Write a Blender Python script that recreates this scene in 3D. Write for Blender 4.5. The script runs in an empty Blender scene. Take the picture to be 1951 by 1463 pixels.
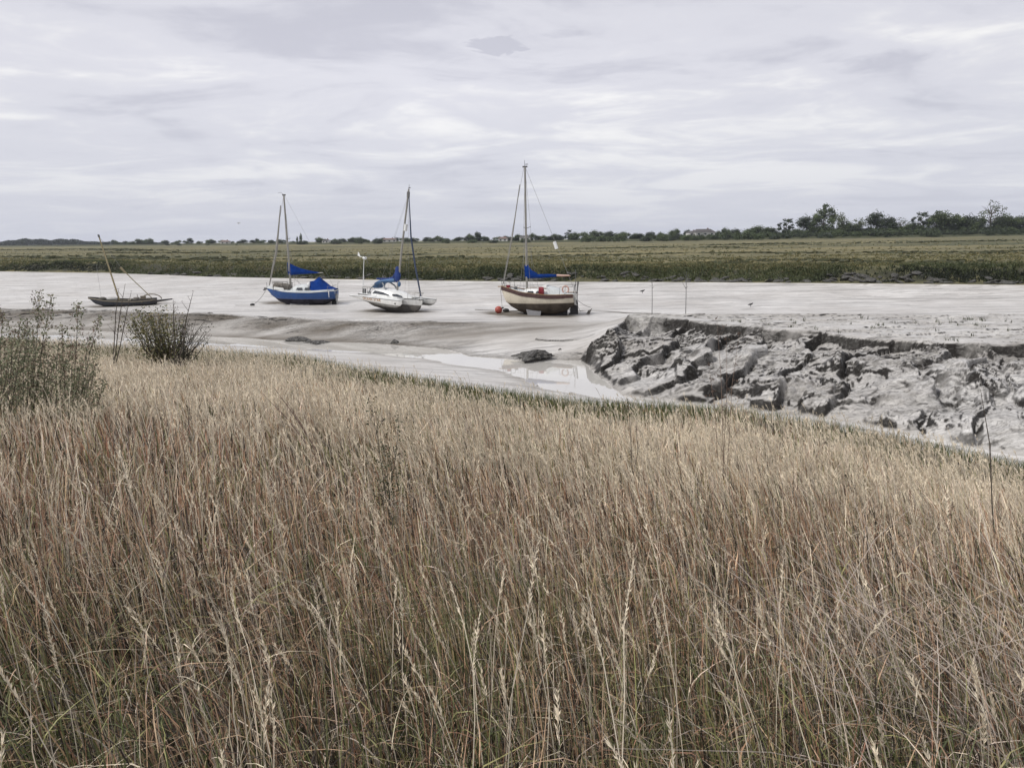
import bpy, math, random
import numpy as np
from mathutils import Matrix, Vector

SC = bpy.context.scene
COL = SC.collection
rng = np.random.default_rng(7)
random.seed(7)
R = math.radians

# ------------------------------------------------------------------ camera
EYE = 6.5                      # eye height above the mud where the boats lie
PW, PH, FPX = 1951.0, 1463.0, 1409.0
PITCH = math.atan((731.5 - 455.0) / FPX)
ROLL = R(0.60)
_f = Vector((0, math.cos(PITCH), -math.sin(PITCH)))
_r0 = Vector((1, 0, 0))
_u0 = Vector((0, math.sin(PITCH), math.cos(PITCH)))
_r = _r0 * math.cos(ROLL) - _u0 * math.sin(ROLL)
_u = _u0 * math.cos(ROLL) + _r0 * math.sin(ROLL)
cam_data = bpy.data.cameras.new("camera")
cam = bpy.data.objects.new("camera", cam_data)
COL.objects.link(cam)
cam_data.sensor_width = 36.0
cam_data.lens = 36.0 * FPX / PW
cam_data.clip_start = 0.05
cam_data.clip_end = 20000
M = Matrix((( _r.x, _u.x, -_f.x, 0), (_r.y, _u.y, -_f.y, 0), (_r.z, _u.z, -_f.z, EYE), (0, 0, 0, 1)))
cam.matrix_world = M
SC.camera = cam

def ray(px, py):
    return _f + _r * ((px - PW / 2) / FPX) - _u * ((py - PH / 2) / FPX)
def W(px, py, z=0.0):
    "where the sight line through a photo pixel meets the level z"
    d = ray(px, py)
    t = (z - EYE) / d.z
    return Vector((d.x * t, d.y * t, z))
def WY(px, py, Y):
    d = ray(px, py)
    t = Y / d.y
    return Vector((d.x * t, Y, EYE + d.z * t))

# ------------------------------------------------------------------ world: high overcast with soft broken cloud
SUN_AZ, SUN_EL = R(-112), R(50)         # azimuth from +Y (ahead), to the left
w = bpy.data.worlds.new("World")
SC.world = w
w.use_nodes = True
nt = w.node_tree
nt.nodes.clear()
def N(t, **k):
    n = nt.nodes.new(t)
    for a, b in k.items():
        setattr(n, a, b)
    return n
L = nt.links.new
out = N("ShaderNodeOutputWorld")
bg = N("ShaderNodeBackground")
bg.inputs["Strength"].default_value = 0.1
L(bg.outputs[0], out.inputs[0])
sky = N("ShaderNodeTexSky", sky_type="NISHITA")
sky.sun_disc = False
sky.sun_elevation = SUN_EL
sky.sun_rotation = SUN_AZ
sky.dust_density = 3.0
tc = N("ShaderNodeTexCoord")
sep = N("ShaderNodeSeparateXYZ")
L(tc.outputs["Generated"], sep.inputs[0])
def math_(op, a, b=None, c=None, clamp=False):
    m = N("ShaderNodeMath", operation=op, use_clamp=clamp)
    for i, v in enumerate((a, b, c)):
        if v is None:
            continue
        if isinstance(v, (int, float)):
            m.inputs[i].default_value = v
        else:
            L(v, m.inputs[i])
    return m.outputs[0]
zc = math_("MAXIMUM", sep.outputs[2], 0.0)
zd = math_("ADD", zc, 0.10)
ux = math_("DIVIDE", sep.outputs[0], zd)
uy = math_("DIVIDE", sep.outputs[1], zd)
cmb = N("ShaderNodeCombineXYZ")
L(ux, cmb.inputs[0]); L(uy, cmb.inputs[1])
def wnoise(scale, detail, rough, dist, off, sy=1.0):
    mp = N("ShaderNodeMapping")
    mp.inputs["Location"].default_value = off
    mp.inputs["Scale"].default_value = (1.0, sy, 1.0)
    L(cmb.outputs[0], mp.inputs[0])
    n = N("ShaderNodeTexNoise")
    n.inputs["Scale"].default_value = scale
    n.inputs["Detail"].default_value = detail
    n.inputs["Roughness"].default_value = rough
    n.inputs["Distortion"].default_value = dist
    L(mp.outputs[0], n.inputs["Vector"])
    return n.outputs["Fac"]
big = wnoise(0.33, 2, 0.5, 0.3, (3.1, 0.7, 0), 1.5)
mid = wnoise(1.05, 7, 0.53, 0.9, (1.3, 5.2, 0), 1.25)
fine = wnoise(4.2, 6, 0.60, 0.7, (9.0, 2.0, 0), 1.15)
s = math_("ADD", math_("MULTIPLY", big, 0.55), math_("MULTIPLY", mid, 0.62))
s = math_("ADD", s, math_("MULTIPLY", fine, 0.16))       # mean about .68
ramp = N("ShaderNodeValToRGB")
cr = ramp.color_ramp
cr.interpolation = "EASE"
cr.elements[0].position = 0.50
cr.elements[0].color = (0.485, 0.485, 0.545, 1)
cr.elements[1].position = 0.80
cr.elements[1].color = (0.800, 0.790, 0.782, 1)
e = cr.elements.new(0.63); e.color = (0.600, 0.598, 0.648, 1)
# a few small darker scraps of cloud hanging under the deck
nrm = N("ShaderNodeVectorMath", operation="NORMALIZE"); L(tc.outputs["Generated"], nrm.inputs[0])
scr = wnoise(9.0, 6, 0.62, 1.0, (4.0, 1.0, 0), 1.0)
for (px_, py_, rx_, rz_, am_) in ((945, 87, 0.030, 0.009, 0.26), (1075, 66, 0.03, 0.004, 0.06), (1690, 118, 0.05, 0.010, 0.05), (455, 358, 0.035, 0.010, 0.10), (900, 368, 0.03, 0.006, 0.08), (670, 360, 0.025, 0.006, 0.07)):
    dv_ = ray(px_, py_).normalized()
    dx_ = math_("DIVIDE", math_("SUBTRACT", sep.outputs[0], dv_.x), rx_)
    dz_ = math_("DIVIDE", math_("SUBTRACT", sep.outputs[2], dv_.z), rz_)
    r2_ = math_("ADD", math_("MULTIPLY", dx_, dx_), math_("MULTIPLY", dz_, dz_))
    r2_ = math_("ADD", r2_, math_("MULTIPLY", math_("SUBTRACT", scr, 0.5), 5.0))
    fw_ = math_("MULTIPLY", math_("GREATER_THAN", sep.outputs[1], 0.0), am_)
    s = math_("SUBTRACT", s, math_("MULTIPLY", math_("SUBTRACT", 1.0, math_("MULTIPLY", r2_, 0.6), clamp=True), fw_))
L(s, ramp.inputs[0])
# towards the horizon the cloud closes into an even blue-grey
hz = math_("SUBTRACT", 1.0, math_("DIVIDE", zc, 0.20), clamp=True)
hz = math_("MULTIPLY", math_("POWER", hz, 1.3), 0.85)
mx = N("ShaderNodeMix", data_type="RGBA")
L(hz, mx.inputs[0]); L(ramp.outputs[0], mx.inputs[6])
mx.inputs[7].default_value = (0.560, 0.580, 0.655, 1)
# a brighter belt of thin cloud above the middle distance
belt = math_("SUBTRACT", 1.0, math_("DIVIDE", math_("ABSOLUTE", math_("SUBTRACT", zc, 0.20)), 0.16), clamp=True)
side = math_("SUBTRACT", 1.0, math_("MULTIPLY", math_("ABSOLUTE", math_("ADD", sep.outputs[0], 0.12)), 1.1), clamp=True)
bl = math_("ADD", 1.0, math_("MULTIPLY", math_("MULTIPLY", belt, side), 0.13))
top = math_("SUBTRACT", bl, math_("MULTIPLY", math_("MAXIMUM", math_("SUBTRACT", zc, 0.55), 0.0), 0.10))
vm = N("ShaderNodeVectorMath", operation="SCALE")
L(mx.outputs[2], vm.inputs[0])
L(math_("MULTIPLY", top, 11.2), vm.inputs["Scale"])
mx2 = N("ShaderNodeMix", data_type="RGBA")
mx2.inputs[0].default_value = 0.93
L(sky.outputs[0], mx2.inputs[6]); L(vm.outputs[0], mx2.inputs[7])
L(mx2.outputs[2], bg.inputs[0])

sun_data = bpy.data.lights.new("sun", "SUN")
sun_data.energy = 2.6
sun_data.angle = R(10)
sun_data.color = (1.0, 0.965, 0.91)
sun = bpy.data.objects.new("sun", sun_data)
COL.objects.link(sun)
sd = Vector((math.sin(SUN_AZ) * math.cos(SUN_EL), math.cos(SUN_AZ) * math.cos(SUN_EL), math.sin(SUN_EL)))
sun.rotation_euler = sd.to_track_quat("Z", "Y").to_euler()

SC.view_settings.view_transform = "Standard"
SC.view_settings.look = "None"
SC.view_settings.exposure = 0.10
SC.view_settings.gamma = 1.0
SC.cycles.use_denoising = True
SC.cycles.max_bounces = 6
SC.cycles.diffuse_bounces = 3
SC.cycles.glossy_bounces = 3
SC.cycles.transmission_bounces = 3
SC.cycles.volume_bounces = 0
SC.cycles.volume_step_rate = 10

# ------------------------------------------------------------------ material helpers
class NT:
    def __init__(s, name):
        s.m = bpy.data.materials.new(name)
        s.m.use_nodes = True
        s.t = s.m.node_tree
        s.t.nodes.clear()
        s.out = s.n("ShaderNodeOutputMaterial")
        s.p = s.n("ShaderNodeBsdfPrincipled")
        s.l(s.p.outputs[0], s.out.inputs[0])
    def n(s, t, **k):
        x = s.t.nodes.new(t)
        for a, b in k.items():
            setattr(x, a, b)
        return x
    def l(s, a, b):
        s.t.links.new(a, b)
    def co(s, scale=(1, 1, 1), kind="Object"):
        c = s.n("ShaderNodeTexCoord"); m = s.n("ShaderNodeMapping")
        m.inputs["Scale"].default_value = scale
        s.l(c.outputs[kind], m.inputs[0])
        return m.outputs[0]
    def noise(s, vec, scale, detail=4, rough=0.55, dist=0.0):
        x = s.n("ShaderNodeTexNoise")
        x.inputs["Scale"].default_value = scale
        x.inputs["Detail"].default_value = detail
        x.inputs["Roughness"].default_value = rough
        x.inputs["Distortion"].default_value = dist
        s.l(vec, x.inputs["Vector"])
        return x.outputs["Fac"]
    def ramp(s, fac, stops, interp="LINEAR"):
        x = s.n("ShaderNodeValToRGB")
        x.color_ramp.interpolation = interp
        els = x.color_ramp.elements
        for i, (p, c) in enumerate(stops):
            if i < 2:
                els[i].position = p
            e = els[i] if i < 2 else els.new(p)
            if isinstance(c, (int, float)):
                c = (c, c, c)
            e.color = tuple(c) + (1,)
        s.l(fac, x.inputs[0])
        return x.outputs[0]
    def mix(s, f, a, b, mode="MIX"):
        x = s.n("ShaderNodeMix", data_type="RGBA", blend_type=mode)
        for i, v in ((0, f), (6, a), (7, b)):
            if isinstance(v, (int, float)):
                x.inputs[i].default_value = v
            elif isinstance(v, tuple):
                x.inputs[i].default_value = v + (1,) if len(v) == 3 else v
            else:
                s.l(v, x.inputs[i])
        return x.outputs[2]
    def math(s, op, a, b=0.0, clamp=False):
        x = s.n("ShaderNodeMath", operation=op, use_clamp=clamp)
        for i, v in enumerate((a, b)):
            if isinstance(v, (int, float)):
                x.inputs[i].default_value = v
            else:
                s.l(v, x.inputs[i])
        return x.outputs[0]
    def attr(s, name):
        x = s.n("ShaderNodeAttribute"); x.attribute_name = name
        return x
    def bump(s, h, strength, dist):
        x = s.n("ShaderNodeBump")
        x.inputs["Strength"].default_value = strength
        x.inputs["Distance"].default_value = dist
        s.l(h, x.inputs["Height"])
        s.l(x.outputs[0], s.p.inputs["Normal"])
        return x
    def set(s, **k):
        for a, b in k.items():
            i = s.p.inputs[a.replace("_", " ")]
            if hasattr(b, "links") or isinstance(b, bpy.types.NodeSocket):
                s.l(b, i)
            elif isinstance(b, tuple) and len(b) == 3:
                i.default_value = b + (1,)
            else:
                i.default_value = b
        return s

def paint(name, col, rough=0.5, var=0.18, scale=3.0, bump=0.0, metal=0.0, dirt=None, streak=(1, 1, 1)):
    t = NT(name)
    v = t.co(streak)
    n = t.noise(v, scale, 6, 0.6)
    f = t.ramp(n, [(0.3, 1 - var), (0.7, 1 + var * 0.4)])
    c = t.mix(1.0, col, f, "MULTIPLY")
    if dirt:
        n2 = t.noise(v, scale * 2.3, 8, 0.7)
        c = t.mix(t.math("MULTIPLY", t.ramp(n2, [(0.50, 0.0), (0.72, 1.0)]), dirt[1]), c, dirt[0])
    t.set(Base_Color=c, Roughness=rough, Metallic=metal)
    if bump:
        t.bump(t.noise(v, scale * 6, 5, 0.6), 0.6, bump)
    return t.m

# ------------------------------------------------------------------ mesh helpers
def tag(o, label=None, cat=None, group=None, kind=None):
    if label: o["label"] = label
    if cat: o["category"] = cat
    if group: o["group"] = group
    if kind: o["kind"] = kind
    return o

def np_mesh(name, V, F, mats, parent=None, mi=None, attrs=None, cols=None, smooth=False):
    "V (n,3), F (m,4) or (m,3) int arrays"
    me = bpy.data.meshes.new(name)
    k = F.shape[1]
    me.vertices.add(len(V)); me.vertices.foreach_set("co", np.ascontiguousarray(V, dtype=np.float32).ravel())
    me.loops.add(F.size); me.loops.foreach_set("vertex_index", np.ascontiguousarray(F, dtype=np.int32).ravel())
    me.polygons.add(len(F)); me.polygons.foreach_set("loop_start", np.arange(0, F.size, k, dtype=np.int32))
    for m in (mats if isinstance(mats, (list, tuple)) else [mats]):
        me.materials.append(m)
    if mi is not None:
        me.polygons.foreach_set("material_index", np.ascontiguousarray(mi, dtype=np.int32))
    me.polygons.foreach_set("use_smooth", np.full(len(F), bool(smooth)))
    me.update(calc_edges=True)
    for an, av in (attrs or {}).items():
        a = me.attributes.new(an, "FLOAT", "POINT")
        a.data.foreach_set("value", np.ascontiguousarray(av, dtype=np.float32))
    if cols is not None:
        a = me.color_attributes.new("col", "FLOAT_COLOR", "POINT")
        c = np.ones((len(V), 4), dtype=np.float32); c[:, :3] = cols
        a.data.foreach_set("color", c.ravel())
    o = bpy.data.objects.new(name, me)
    COL.objects.link(o)
    if parent: o.parent = parent
    return o

class MB:
    def __init__(s):
        s.v = []; s.f = []; s.mi = []
    def face(s, idx, mi=0):
        s.f.append(tuple(idx)); s.mi.append(mi)
    def add(s, vs):
        b = len(s.v); s.v.extend([tuple(x) for x in vs]); return b
    def rings(s, rings, closed=True, caps=True, mi=0):
        n = len(rings[0]); b = [s.add(r) for r in rings]
        for i in range(len(rings) - 1):
            for j in range(n if closed else n - 1):
                k = (j + 1) % n
                s.face((b[i] + j, b[i] + k, b[i + 1] + k, b[i + 1] + j), mi)
        if caps and closed:
            s.face([b[0] + j for j in range(n)][::-1], mi)
            s.face([b[-1] + j for j in range(n)], mi)
        return s
    def tube(s, pts, r, n=6, mi=0):
        pts = [Vector(p) for p in pts]
        rs = r if isinstance(r, (list, tuple)) else [r] * len(pts)
        rings = []; ref = None
        for i, p in enumerate(pts):
            d = (pts[min(i + 1, len(pts) - 1)] - pts[max(i - 1, 0)]).normalized()
            if ref is None:
                ref = Vector((0, 0, 1)) if abs(d.z) < 0.9 else Vector((1, 0, 0))
            a = d.cross(ref).normalized(); bb = a.cross(d).normalized(); ref = bb
            rings.append([p + (a * math.cos(2 * math.pi * k / n) + bb * math.sin(2 * math.pi * k / n)) * rs[i] for k in range(n)])
        return s.rings(rings, mi=mi)
    def box(s, c, d, rz=0.0, mi=0, taper=1.0):
        cx, cy, cz = c; x, y, z = d[0] / 2, d[1] / 2, d[2] / 2
        ca, sa = math.cos(rz), math.sin(rz)
        vs = []
        for sz, k in ((-1, 1.0), (1, taper)):
            for sx, sy in ((-1, -1), (1, -1), (1, 1), (-1, 1)):
                a, b = sx * x * k, sy * y * k
                vs.append((cx + a * ca - b * sa, cy + a * sa + b * ca, cz + sz * z))
        b = s.add(vs)
        for q in ((3, 2, 1, 0), (4, 5, 6, 7), (0, 1, 5, 4), (1, 2, 6, 5), (2, 3, 7, 6), (3, 0, 4, 7)):
            s.face([b + k for k in q], mi)
        return s
    def plate(s, pts, th, axis=1, mi=0):
        "outline points (3D) thickened by +-th/2 along an axis"
        o = Vector([0, 0, 0]); o[axis] = th / 2
        A = [Vector(p) + o for p in pts]; B = [Vector(p) - o for p in pts]
        return s.rings([A, B], mi=mi)
    def ball(s, c, r, n=10, m=7, sc=(1, 1, 1), mi=0):
        rings = []
        for i in range(m + 1):
            a = math.pi * (0.03 + 0.94 * i / m)
            rings.append([(c[0] + r * sc[0] * math.sin(a) * math.cos(2 * math.pi * k / n), c[1] + r * sc[1] * math.sin(a) * math.sin(2 * math.pi * k / n), c[2] + r * sc[2] * math.cos(a)) for k in range(n)])
        return s.rings(rings, mi=mi)
    def build(s, name, mats, parent=None, smooth=True, bevel=0.0, loc=None):
        me = bpy.data.meshes.new(name)
        me.from_pydata(s.v, [], s.f)
        for m in (mats if isinstance(mats, (list, tuple)) else [mats]):
            me.materials.append(m)
        me.polygons.foreach_set("material_index", s.mi)
        me.update()
        if smooth:
            me.polygons.foreach_set("use_smooth", [True] * len(me.polygons))
            try:
                me.set_sharp_from_angle(angle=R(40))
            except Exception:
                pass
        o = bpy.data.objects.new(name, me)
        COL.objects.link(o)
        if parent: o.parent = parent
        if loc: o.location = loc
        return o

def empty(name, loc, rot=(0, 0, 0)):
    o = bpy.data.objects.new(name, None)
    o.empty_display_size = 0.3
    COL.objects.link(o); o.location = loc; o.rotation_euler = rot
    return o

# ------------------------------------------------------------------ numpy noise
def _hash(ix, iy, seed):
    h = (ix.astype(np.int64) * 374761393 + iy.astype(np.int64) * 668265263 + seed * 974634777) & 0xFFFFFFFF
    h = ((h ^ (h >> 13)) * 1274126177) & 0xFFFFFFFF
    return ((h ^ (h >> 16)) & 0xFFFFFF) / float(0xFFFFFF)
def vnoise(x, y, seed=0):
    ix = np.floor(x); iy = np.floor(y); fx = x - ix; fy = y - iy
    u = fx * fx * (3 - 2 * fx); v = fy * fy * (3 - 2 * fy)
    a = _hash(ix, iy, seed); b = _hash(ix + 1, iy, seed); c = _hash(ix, iy + 1, seed); d = _hash(ix + 1, iy + 1, seed)
    return (a + (b - a) * u) * (1 - v) + (c + (d - c) * u) * v
def fbm(x, y, seed=0, octv=4, gain=0.5):
    t = 0; a = 1; n = 0
    for o in range(octv):
        t = t + a * (vnoise(x, y, seed + o * 17) - 0.5); n += a
        x = x * 2.03 + 11.3; y = y * 2.03 + 5.7; a *= gain
    return t / n * 2          # about -1..1
def worley(x, y, seed=0):
    "nearest feature: distance, second distance, cell random"
    ix = np.floor(x); iy = np.floor(y)
    d1 = np.full(x.shape, 9.0); d2 = np.full(x.shape, 9.0); cid = np.zeros(x.shape)
    for ox in (-1, 0, 1):
        for oy in (-1, 0, 1):
            jx = ix + ox; jy = iy + oy
            px = jx + _hash(jx, jy, seed); py = jy + _hash(jx, jy, seed + 5)
            d = np.hypot(px - x, py - y); r = _hash(jx, jy, seed + 9)
            m = d < d1
            d2 = np.where(m, d1, np.minimum(d2, d)); cid = np.where(m, r, cid); d1 = np.where(m, d, d1)
    return d1, d2, cid
def sstep(a, b, x):
    t = np.clip((x - a) / (b - a), 0, 1); return t * t * (3 - 2 * t)
def dseg(X, Y, pts, closed=False):
    D = np.full(X.shape, 1e9)
    P = [(p[0], p[1]) for p in pts]
    if closed: P = P + [P[0]]
    for (ax, ay), (bx, by) in zip(P[:-1], P[1:]):
        vx, vy = bx - ax, by - ay; q = vx * vx + vy * vy + 1e-9
        t = np.clip(((X - ax) * vx + (Y - ay) * vy) / q, 0, 1)
        D = np.minimum(D, np.hypot(X - ax - t * vx, Y - ay - t * vy))
    return D
def inpoly(X, Y, pts):
    c = np.zeros(X.shape, bool); n = len(pts)
    for i in range(n):
        ax, ay = pts[i][0], pts[i][1]; bx, by = pts[i - 1][0], pts[i - 1][1]
        if ay == by: continue
        m = ((ay > Y) != (by > Y)) & (X < (bx - ax) * (Y - ay) / (by - ay) + ax)
        c ^= m
    return c
# ------------------------------------------------------------------ ground: one sheet from the near dyke to the horizon
APEX = 6.0
def tY(pts, z):
    q = sorted(((p.x / (p.y + APEX)), p.y) for p in (W(a, b, z) for a, b in pts))
    return np.array([a for a, b in q]), np.array([b for a, b in q])
_Gt = tY([(-300, 640), (0, 652), (200, 666), (400, 674), (560, 684), (650, 702), (800, 728), (950, 752), (1100, 772), (1250, 782), (1400, 790),
          (1600, 822), (1800, 866), (1951, 900), (2250, 990)], -0.3)
_St = tY([(-400, 512), (0, 517), (200, 520), (400, 527), (600, 531), (800, 534), (1000, 536), (1300, 537), (1600, 539), (1951, 542), (2350, 547)], 1.2)
_Mpx = [(-300, 580), (0, 588), (130, 590), (400, 598), (560, 606), (740, 612), (1000, 613), (1190, 612), (1300, 606), (1951, 604), (2300, 604)]
_Mt = tY(_Mpx, 0.0)
_Ep = [(-400, 1150), (0, 1000), (500, 760), (1000, 600), (1300, 520), (1600, 450), (1951, 415), (2350, 400)]
_Et = (np.array([WY(a, 460, d).x / (d + APEX) for a, d in _Ep]), np.array([d for a, d in _Ep], float))
Gf = lambda t: np.interp(t, *_Gt)
Sf = lambda t: np.interp(t, *_St)
Mf = lambda t: np.interp(t, *_Mt)
Ef = lambda t: np.interp(t, *_Et)
# height of the marsh at its far side
Zf = lambda t: np.interp(t, [-0.7, 0.0, 0.2, 0.45, 0.7], [2.95, 3.15, 3.6, 4.7, 5.1])

Tpoly = [W(a, b, -1.3) for a, b in [(-300, 618), (0, 622), (200, 632), (400, 641), (560, 650), (700, 654), (850, 665), (890, 679), (958, 683), (1000, 687), (1100, 687), (1113, 690),
         (1130, 709), (1187, 752), (1300, 768), (1400, 777), (1600, 802), (1800, 842), (1951, 872), (2250, 960),
         (2250, 972), (1951, 882), (1800, 850), (1600, 808), (1400, 783), (1300, 774), (1187, 764), (1100, 752), (1030, 739), (995, 722), (950, 707), (830, 687), (712, 674), (560, 665), (400, 657), (200, 645), (0, 638), (-300, 632)]]
Mline = [W(a, b, 0.0) for a, b in _Mpx]
Plip = [W(a, b, 0.7) for a, b in [(1200, 605), (1300, 611), (1400, 620), (1500, 632), (1600, 640), (1700, 650), (1800, 652), (1951, 660), (2300, 690)]]
Pback = [W(a, b, 0.7) for a, b in [(2300, 603), (1951, 600), (1600, 600), (1300, 600), (1210, 600)]]
Ppoly = Plip + Pback
Rl = [W(1200, 605, 0.7), W(1160, 640, 0.2), W(1118, 674, -0.7)]
Hpoly = [W(1197, 603, 0.7), W(1157, 638, 0.2), W(1112, 672, -0.7), W(1113, 690, -1.3), W(1130, 709, -1.3), W(1187, 752, -1.3), W(1300, 768, -1.3), W(1400, 777, -1.3), W(1600, 802, -1.3),
         W(1800, 842, -1.3), W(1951, 872, -1.3), W(2250, 960, -1.3)] + Pback

CONTACT_SHADE = []  # lines under hulls and buoy where contact shade is painted on the mud
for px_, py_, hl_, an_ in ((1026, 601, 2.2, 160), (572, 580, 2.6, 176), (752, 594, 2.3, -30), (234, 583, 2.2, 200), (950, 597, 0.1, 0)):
    q_ = W(px_, py_, 0.0); CONTACT_SHADE.append((q_.x - hl_ * math.cos(R(an_)), q_.y + 0.4 - hl_ * math.sin(R(an_)), q_.x + hl_ * math.cos(R(an_)), q_.y + 0.4 + hl_ * math.sin(R(an_))))
def near_height(X, Y):
    "mud, creek and slumped bank; returns z, hummock mask"
    wx = fbm(X / 3.1, Y / 3.1, 40, 3) * 0.7; wy = fbm(X / 3.3, Y / 2.7, 41, 3) * 0.7
    Xw, Yw = X + wx * 0.6, Y + wy * 0.6
    dT = dseg(Xw, Yw, Tpoly, True); inT = inpoly(Xw, Yw, Tpoly)
    t = X / (Y + APEX)
    beyM = Y > Mf(t)
    dM = np.where(beyM, 0, dseg(Xw, Yw, Mline))
    inP = inpoly(Xw, Yw, Ppoly)
    dP = np.where(inP, 0, dseg(Xw, Yw, Ppoly, True))
    r1 = dseg(Xw, Yw, Rl[:2]); r2 = dseg(Xw, Yw, Rl[1:])
    g = Y - Gf(t)                    # distance beyond the grass edge
    e = 0.05
    wM = 1 / (dM + e) ** 2; wP = 1 / (dP + e) ** 2; w1 = 1 / (r1 + e) ** 2; w2 = 1 / (r2 + e) ** 2
    top = (wM * 0 + wP * 0.7 + w1 * 0.45 + w2 * -0.3) / (wM + wP + w1 + w2)
    dtop = np.minimum(np.minimum(dM, dP), np.minimum(r1, r2))
    s = dtop / (dtop + dT + 1e-6)
    s = np.where(top > 0.2, s ** 1.15, sstep(0, 1, s) * 0.6 + s * 0.4)
    h = top * (1 - s) - 1.3 * s
    h = np.where(beyM, 0.7 * sstep(1.6, 0.0, dP), h)
    h = np.where(inP, 0.7, h)
    # near side, up to the edge of the grass: the side of the creek nearer the camera
    tb = Tpoly[20:]
    lowline = np.interp(t, *[np.array(q) for q in zip(*sorted((p.x / (p.y + APEX), p.y) for p in tb))])
    nearside = (Y < lowline)
    sg = np.clip(g, 0, None) / (np.clip(g, 0, None) + dT + 1e-6)
    h = np.where(nearside & ~inT, -0.3 * (1 - sg) - 1.3 * sg, h)
    h = np.where(inT, -1.3 - 0.35 * sstep(0, 1.5, dT), h)
    # slumped bank: terraces, blocks and rills
    inH = inpoly(Xw, Yw, Hpoly); dH = dseg(Xw, Yw, Hpoly, True)
    slope = inH & ~inP
    m = np.where(slope, sstep(0, 0.5, dH), 0) * sstep(-1.5, -0.9, h + 0.1)
    mp = np.where(inP, sstep(0, 0.6, dP + 0.6), 0)
    # blocks long down the slope, leaning a little
    a = X * 0.85 - Y * 0.5 + wx * 1.5; b = X * 0.5 + Y * 0.85 + wy * 1.5
    wp1 = fbm(X / 5.5, Y / 5.5, 61, 3); wp2 = fbm(X / 2.0, Y / 2.0, 62, 3)
    # diagonal slide folds: each rises across the slope and breaks off in a scarp
    pf = a / 2.9 + wp1 * 0.65 + wp2 * 0.16; fp = pf - np.floor(pf); cidf = _hash(np.floor(pf), np.floor(b / 6.0 + wp1), 64)
    fold = (fp - sstep(0.90, 1.0, fp) - 0.45) * np.clip(0.25 + 1.3 * fbm(np.floor(pf) * 3.7, b / 3.4, 163, 3) + 0.35, 0.05, 0.9)
    pk_ = W(1863, 792, -0.8); fold = fold * (1 - 0.9 * np.exp(-((X - pk_.x) ** 2 + (Y - pk_.y) ** 2) / 5.0))
    # slipped blocks stepping down towards the creek
    q = h * 1.15 + wp1 * 0.9 + fbm(X / 2.4, Y / 2.0, 60, 3) * 0.55
    fr = q - np.floor(q)
    ter = (np.floor(q) + sstep(0.0, 0.13, fr)) / 1.15 - (q - 0.5) / 1.15
    # thin flaking layers
    q5 = h * 5.5 + fbm(a / 0.9, b / 1.8, 65, 4) * 2.1; f5 = q5 - np.floor(q5)
    flake = ((np.floor(q5) + sstep(0, 0.25, f5)) / 5.5 - (q5 - 0.5) / 5.5) * sstep(-0.15, 0.35, fbm(X / 3.0, Y / 2.0, 66, 3))
    e1, e2, eid = worley(a / 0.9 + 7, b / 1.7, 8); edge2 = sstep(0.0, 0.3, e2 - e1)
    blk = sstep(0.05, 0.35, fbm(X / 3.5 + 8, Y / 3.0, 67, 2)) * ((eid - 0.5) * 0.22 * edge2 - (1 - edge2) * 0.08)
    dcr = np.where(inP, 0, dseg(Xw, Yw, Plip))
    crest = -0.95 * sstep(0.0, 0.6, dcr) * sstep(6.0, 1.0, dcr) * np.clip(0.85 + 0.6 * fbm(X / 3.5, Y / 9.0, 68, 2), 0.6, 1.2)
    strk = fbm(a / 0.62 + wp2 * 1.0, b / 3.8, 93, 4, 0.6) + 0.5 * (1 - 2 * np.abs(fbm(a / 1.0 + wp2 * 1.2, b / 4.5, 94, 3)))
    D = ter * 0.20 + fold * 0.90 + flake * 1.0 + blk * 0.05 + crest + strk * 0.21 + fbm(a / 1.6, b / 3.6, 90, 2) * 0.12 + fbm(X / 0.5, Y / 0.4, 92, 3, 0.5) * 0.035
    D = D + np.abs(fbm(a / 0.9 + 3, b / 3.5, 91, 3)) * 0.16 - 0.04
    h = h + D * m
    cap_ = 0.62; ov = np.clip(h - cap_, 0, None); h = np.where(slope, np.where(h > cap_, cap_ + ov * 0.22, h), h)
    dcr_ = dseg(Xw, Yw, Plip)
    # plateau: flat mud broken into low shelves
    q2 = fbm(X / 3.0, Y / 1.3, 31, 4) * 3
    sh = (np.floor(q2) + sstep(0, 0.10, q2 - np.floor(q2))) * 0.10 - q2 * 0.06
    h = h + np.where(inP, (sh + fbm(X / 0.6, Y / 0.4, 32, 3) * 0.035) * sstep(0.0, 0.8, dcr_), 0)
    # lip overhanging the slope
    lip = sstep(1.6, 0.0, dcr_) * np.where(inP, 1.0, sstep(0.45, 0.0, dcr_) * (h > -1.0))
    h = h + lip * 0.16 * (0.6 + 0.8 * fbm(X / 2.2, Y / 5, 69, 2))
    # crumbling lip of the mudflat west of the boats' foot, and rough water line
    c = sstep(0.05, -0.12, t) * np.where(~beyM & ~inT & ~nearside, 1, 0) * (1 - m)
    cl = sstep(4.5, 0.8, dM) * c
    q3 = h * 3.5 + fbm(X / 2.5, Y / 1.2, 51, 4) * 1.3; f3 = q3 - np.floor(q3)
    h = h + cl * ((np.floor(q3) + sstep(0, 0.2, f3)) / 3.5 - (q3 - 0.5) / 3.5) * 0.35 * sstep(-0.1, 0.35, fbm(X / 4, Y / 2, 57, 3)) + cl * fbm(X / 0.9, Y / 0.6, 52, 3) * 0.07
    wl = sstep(2.4, 0.3, dT) * np.where(~beyM & ~inT & ~nearside & (h < -0.9), 1, 0) * (1 - m) * sstep(0.2, 0.12, t) * sstep(-0.25, -0.12, t)
    h = h + wl * (np.abs(fbm(X / 1.5, Y / 0.7, 55, 3)) * 0.13)
    rough = np.clip(m + 0.45 * mp + cl + 0.8 * wl, 0, 1)
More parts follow.
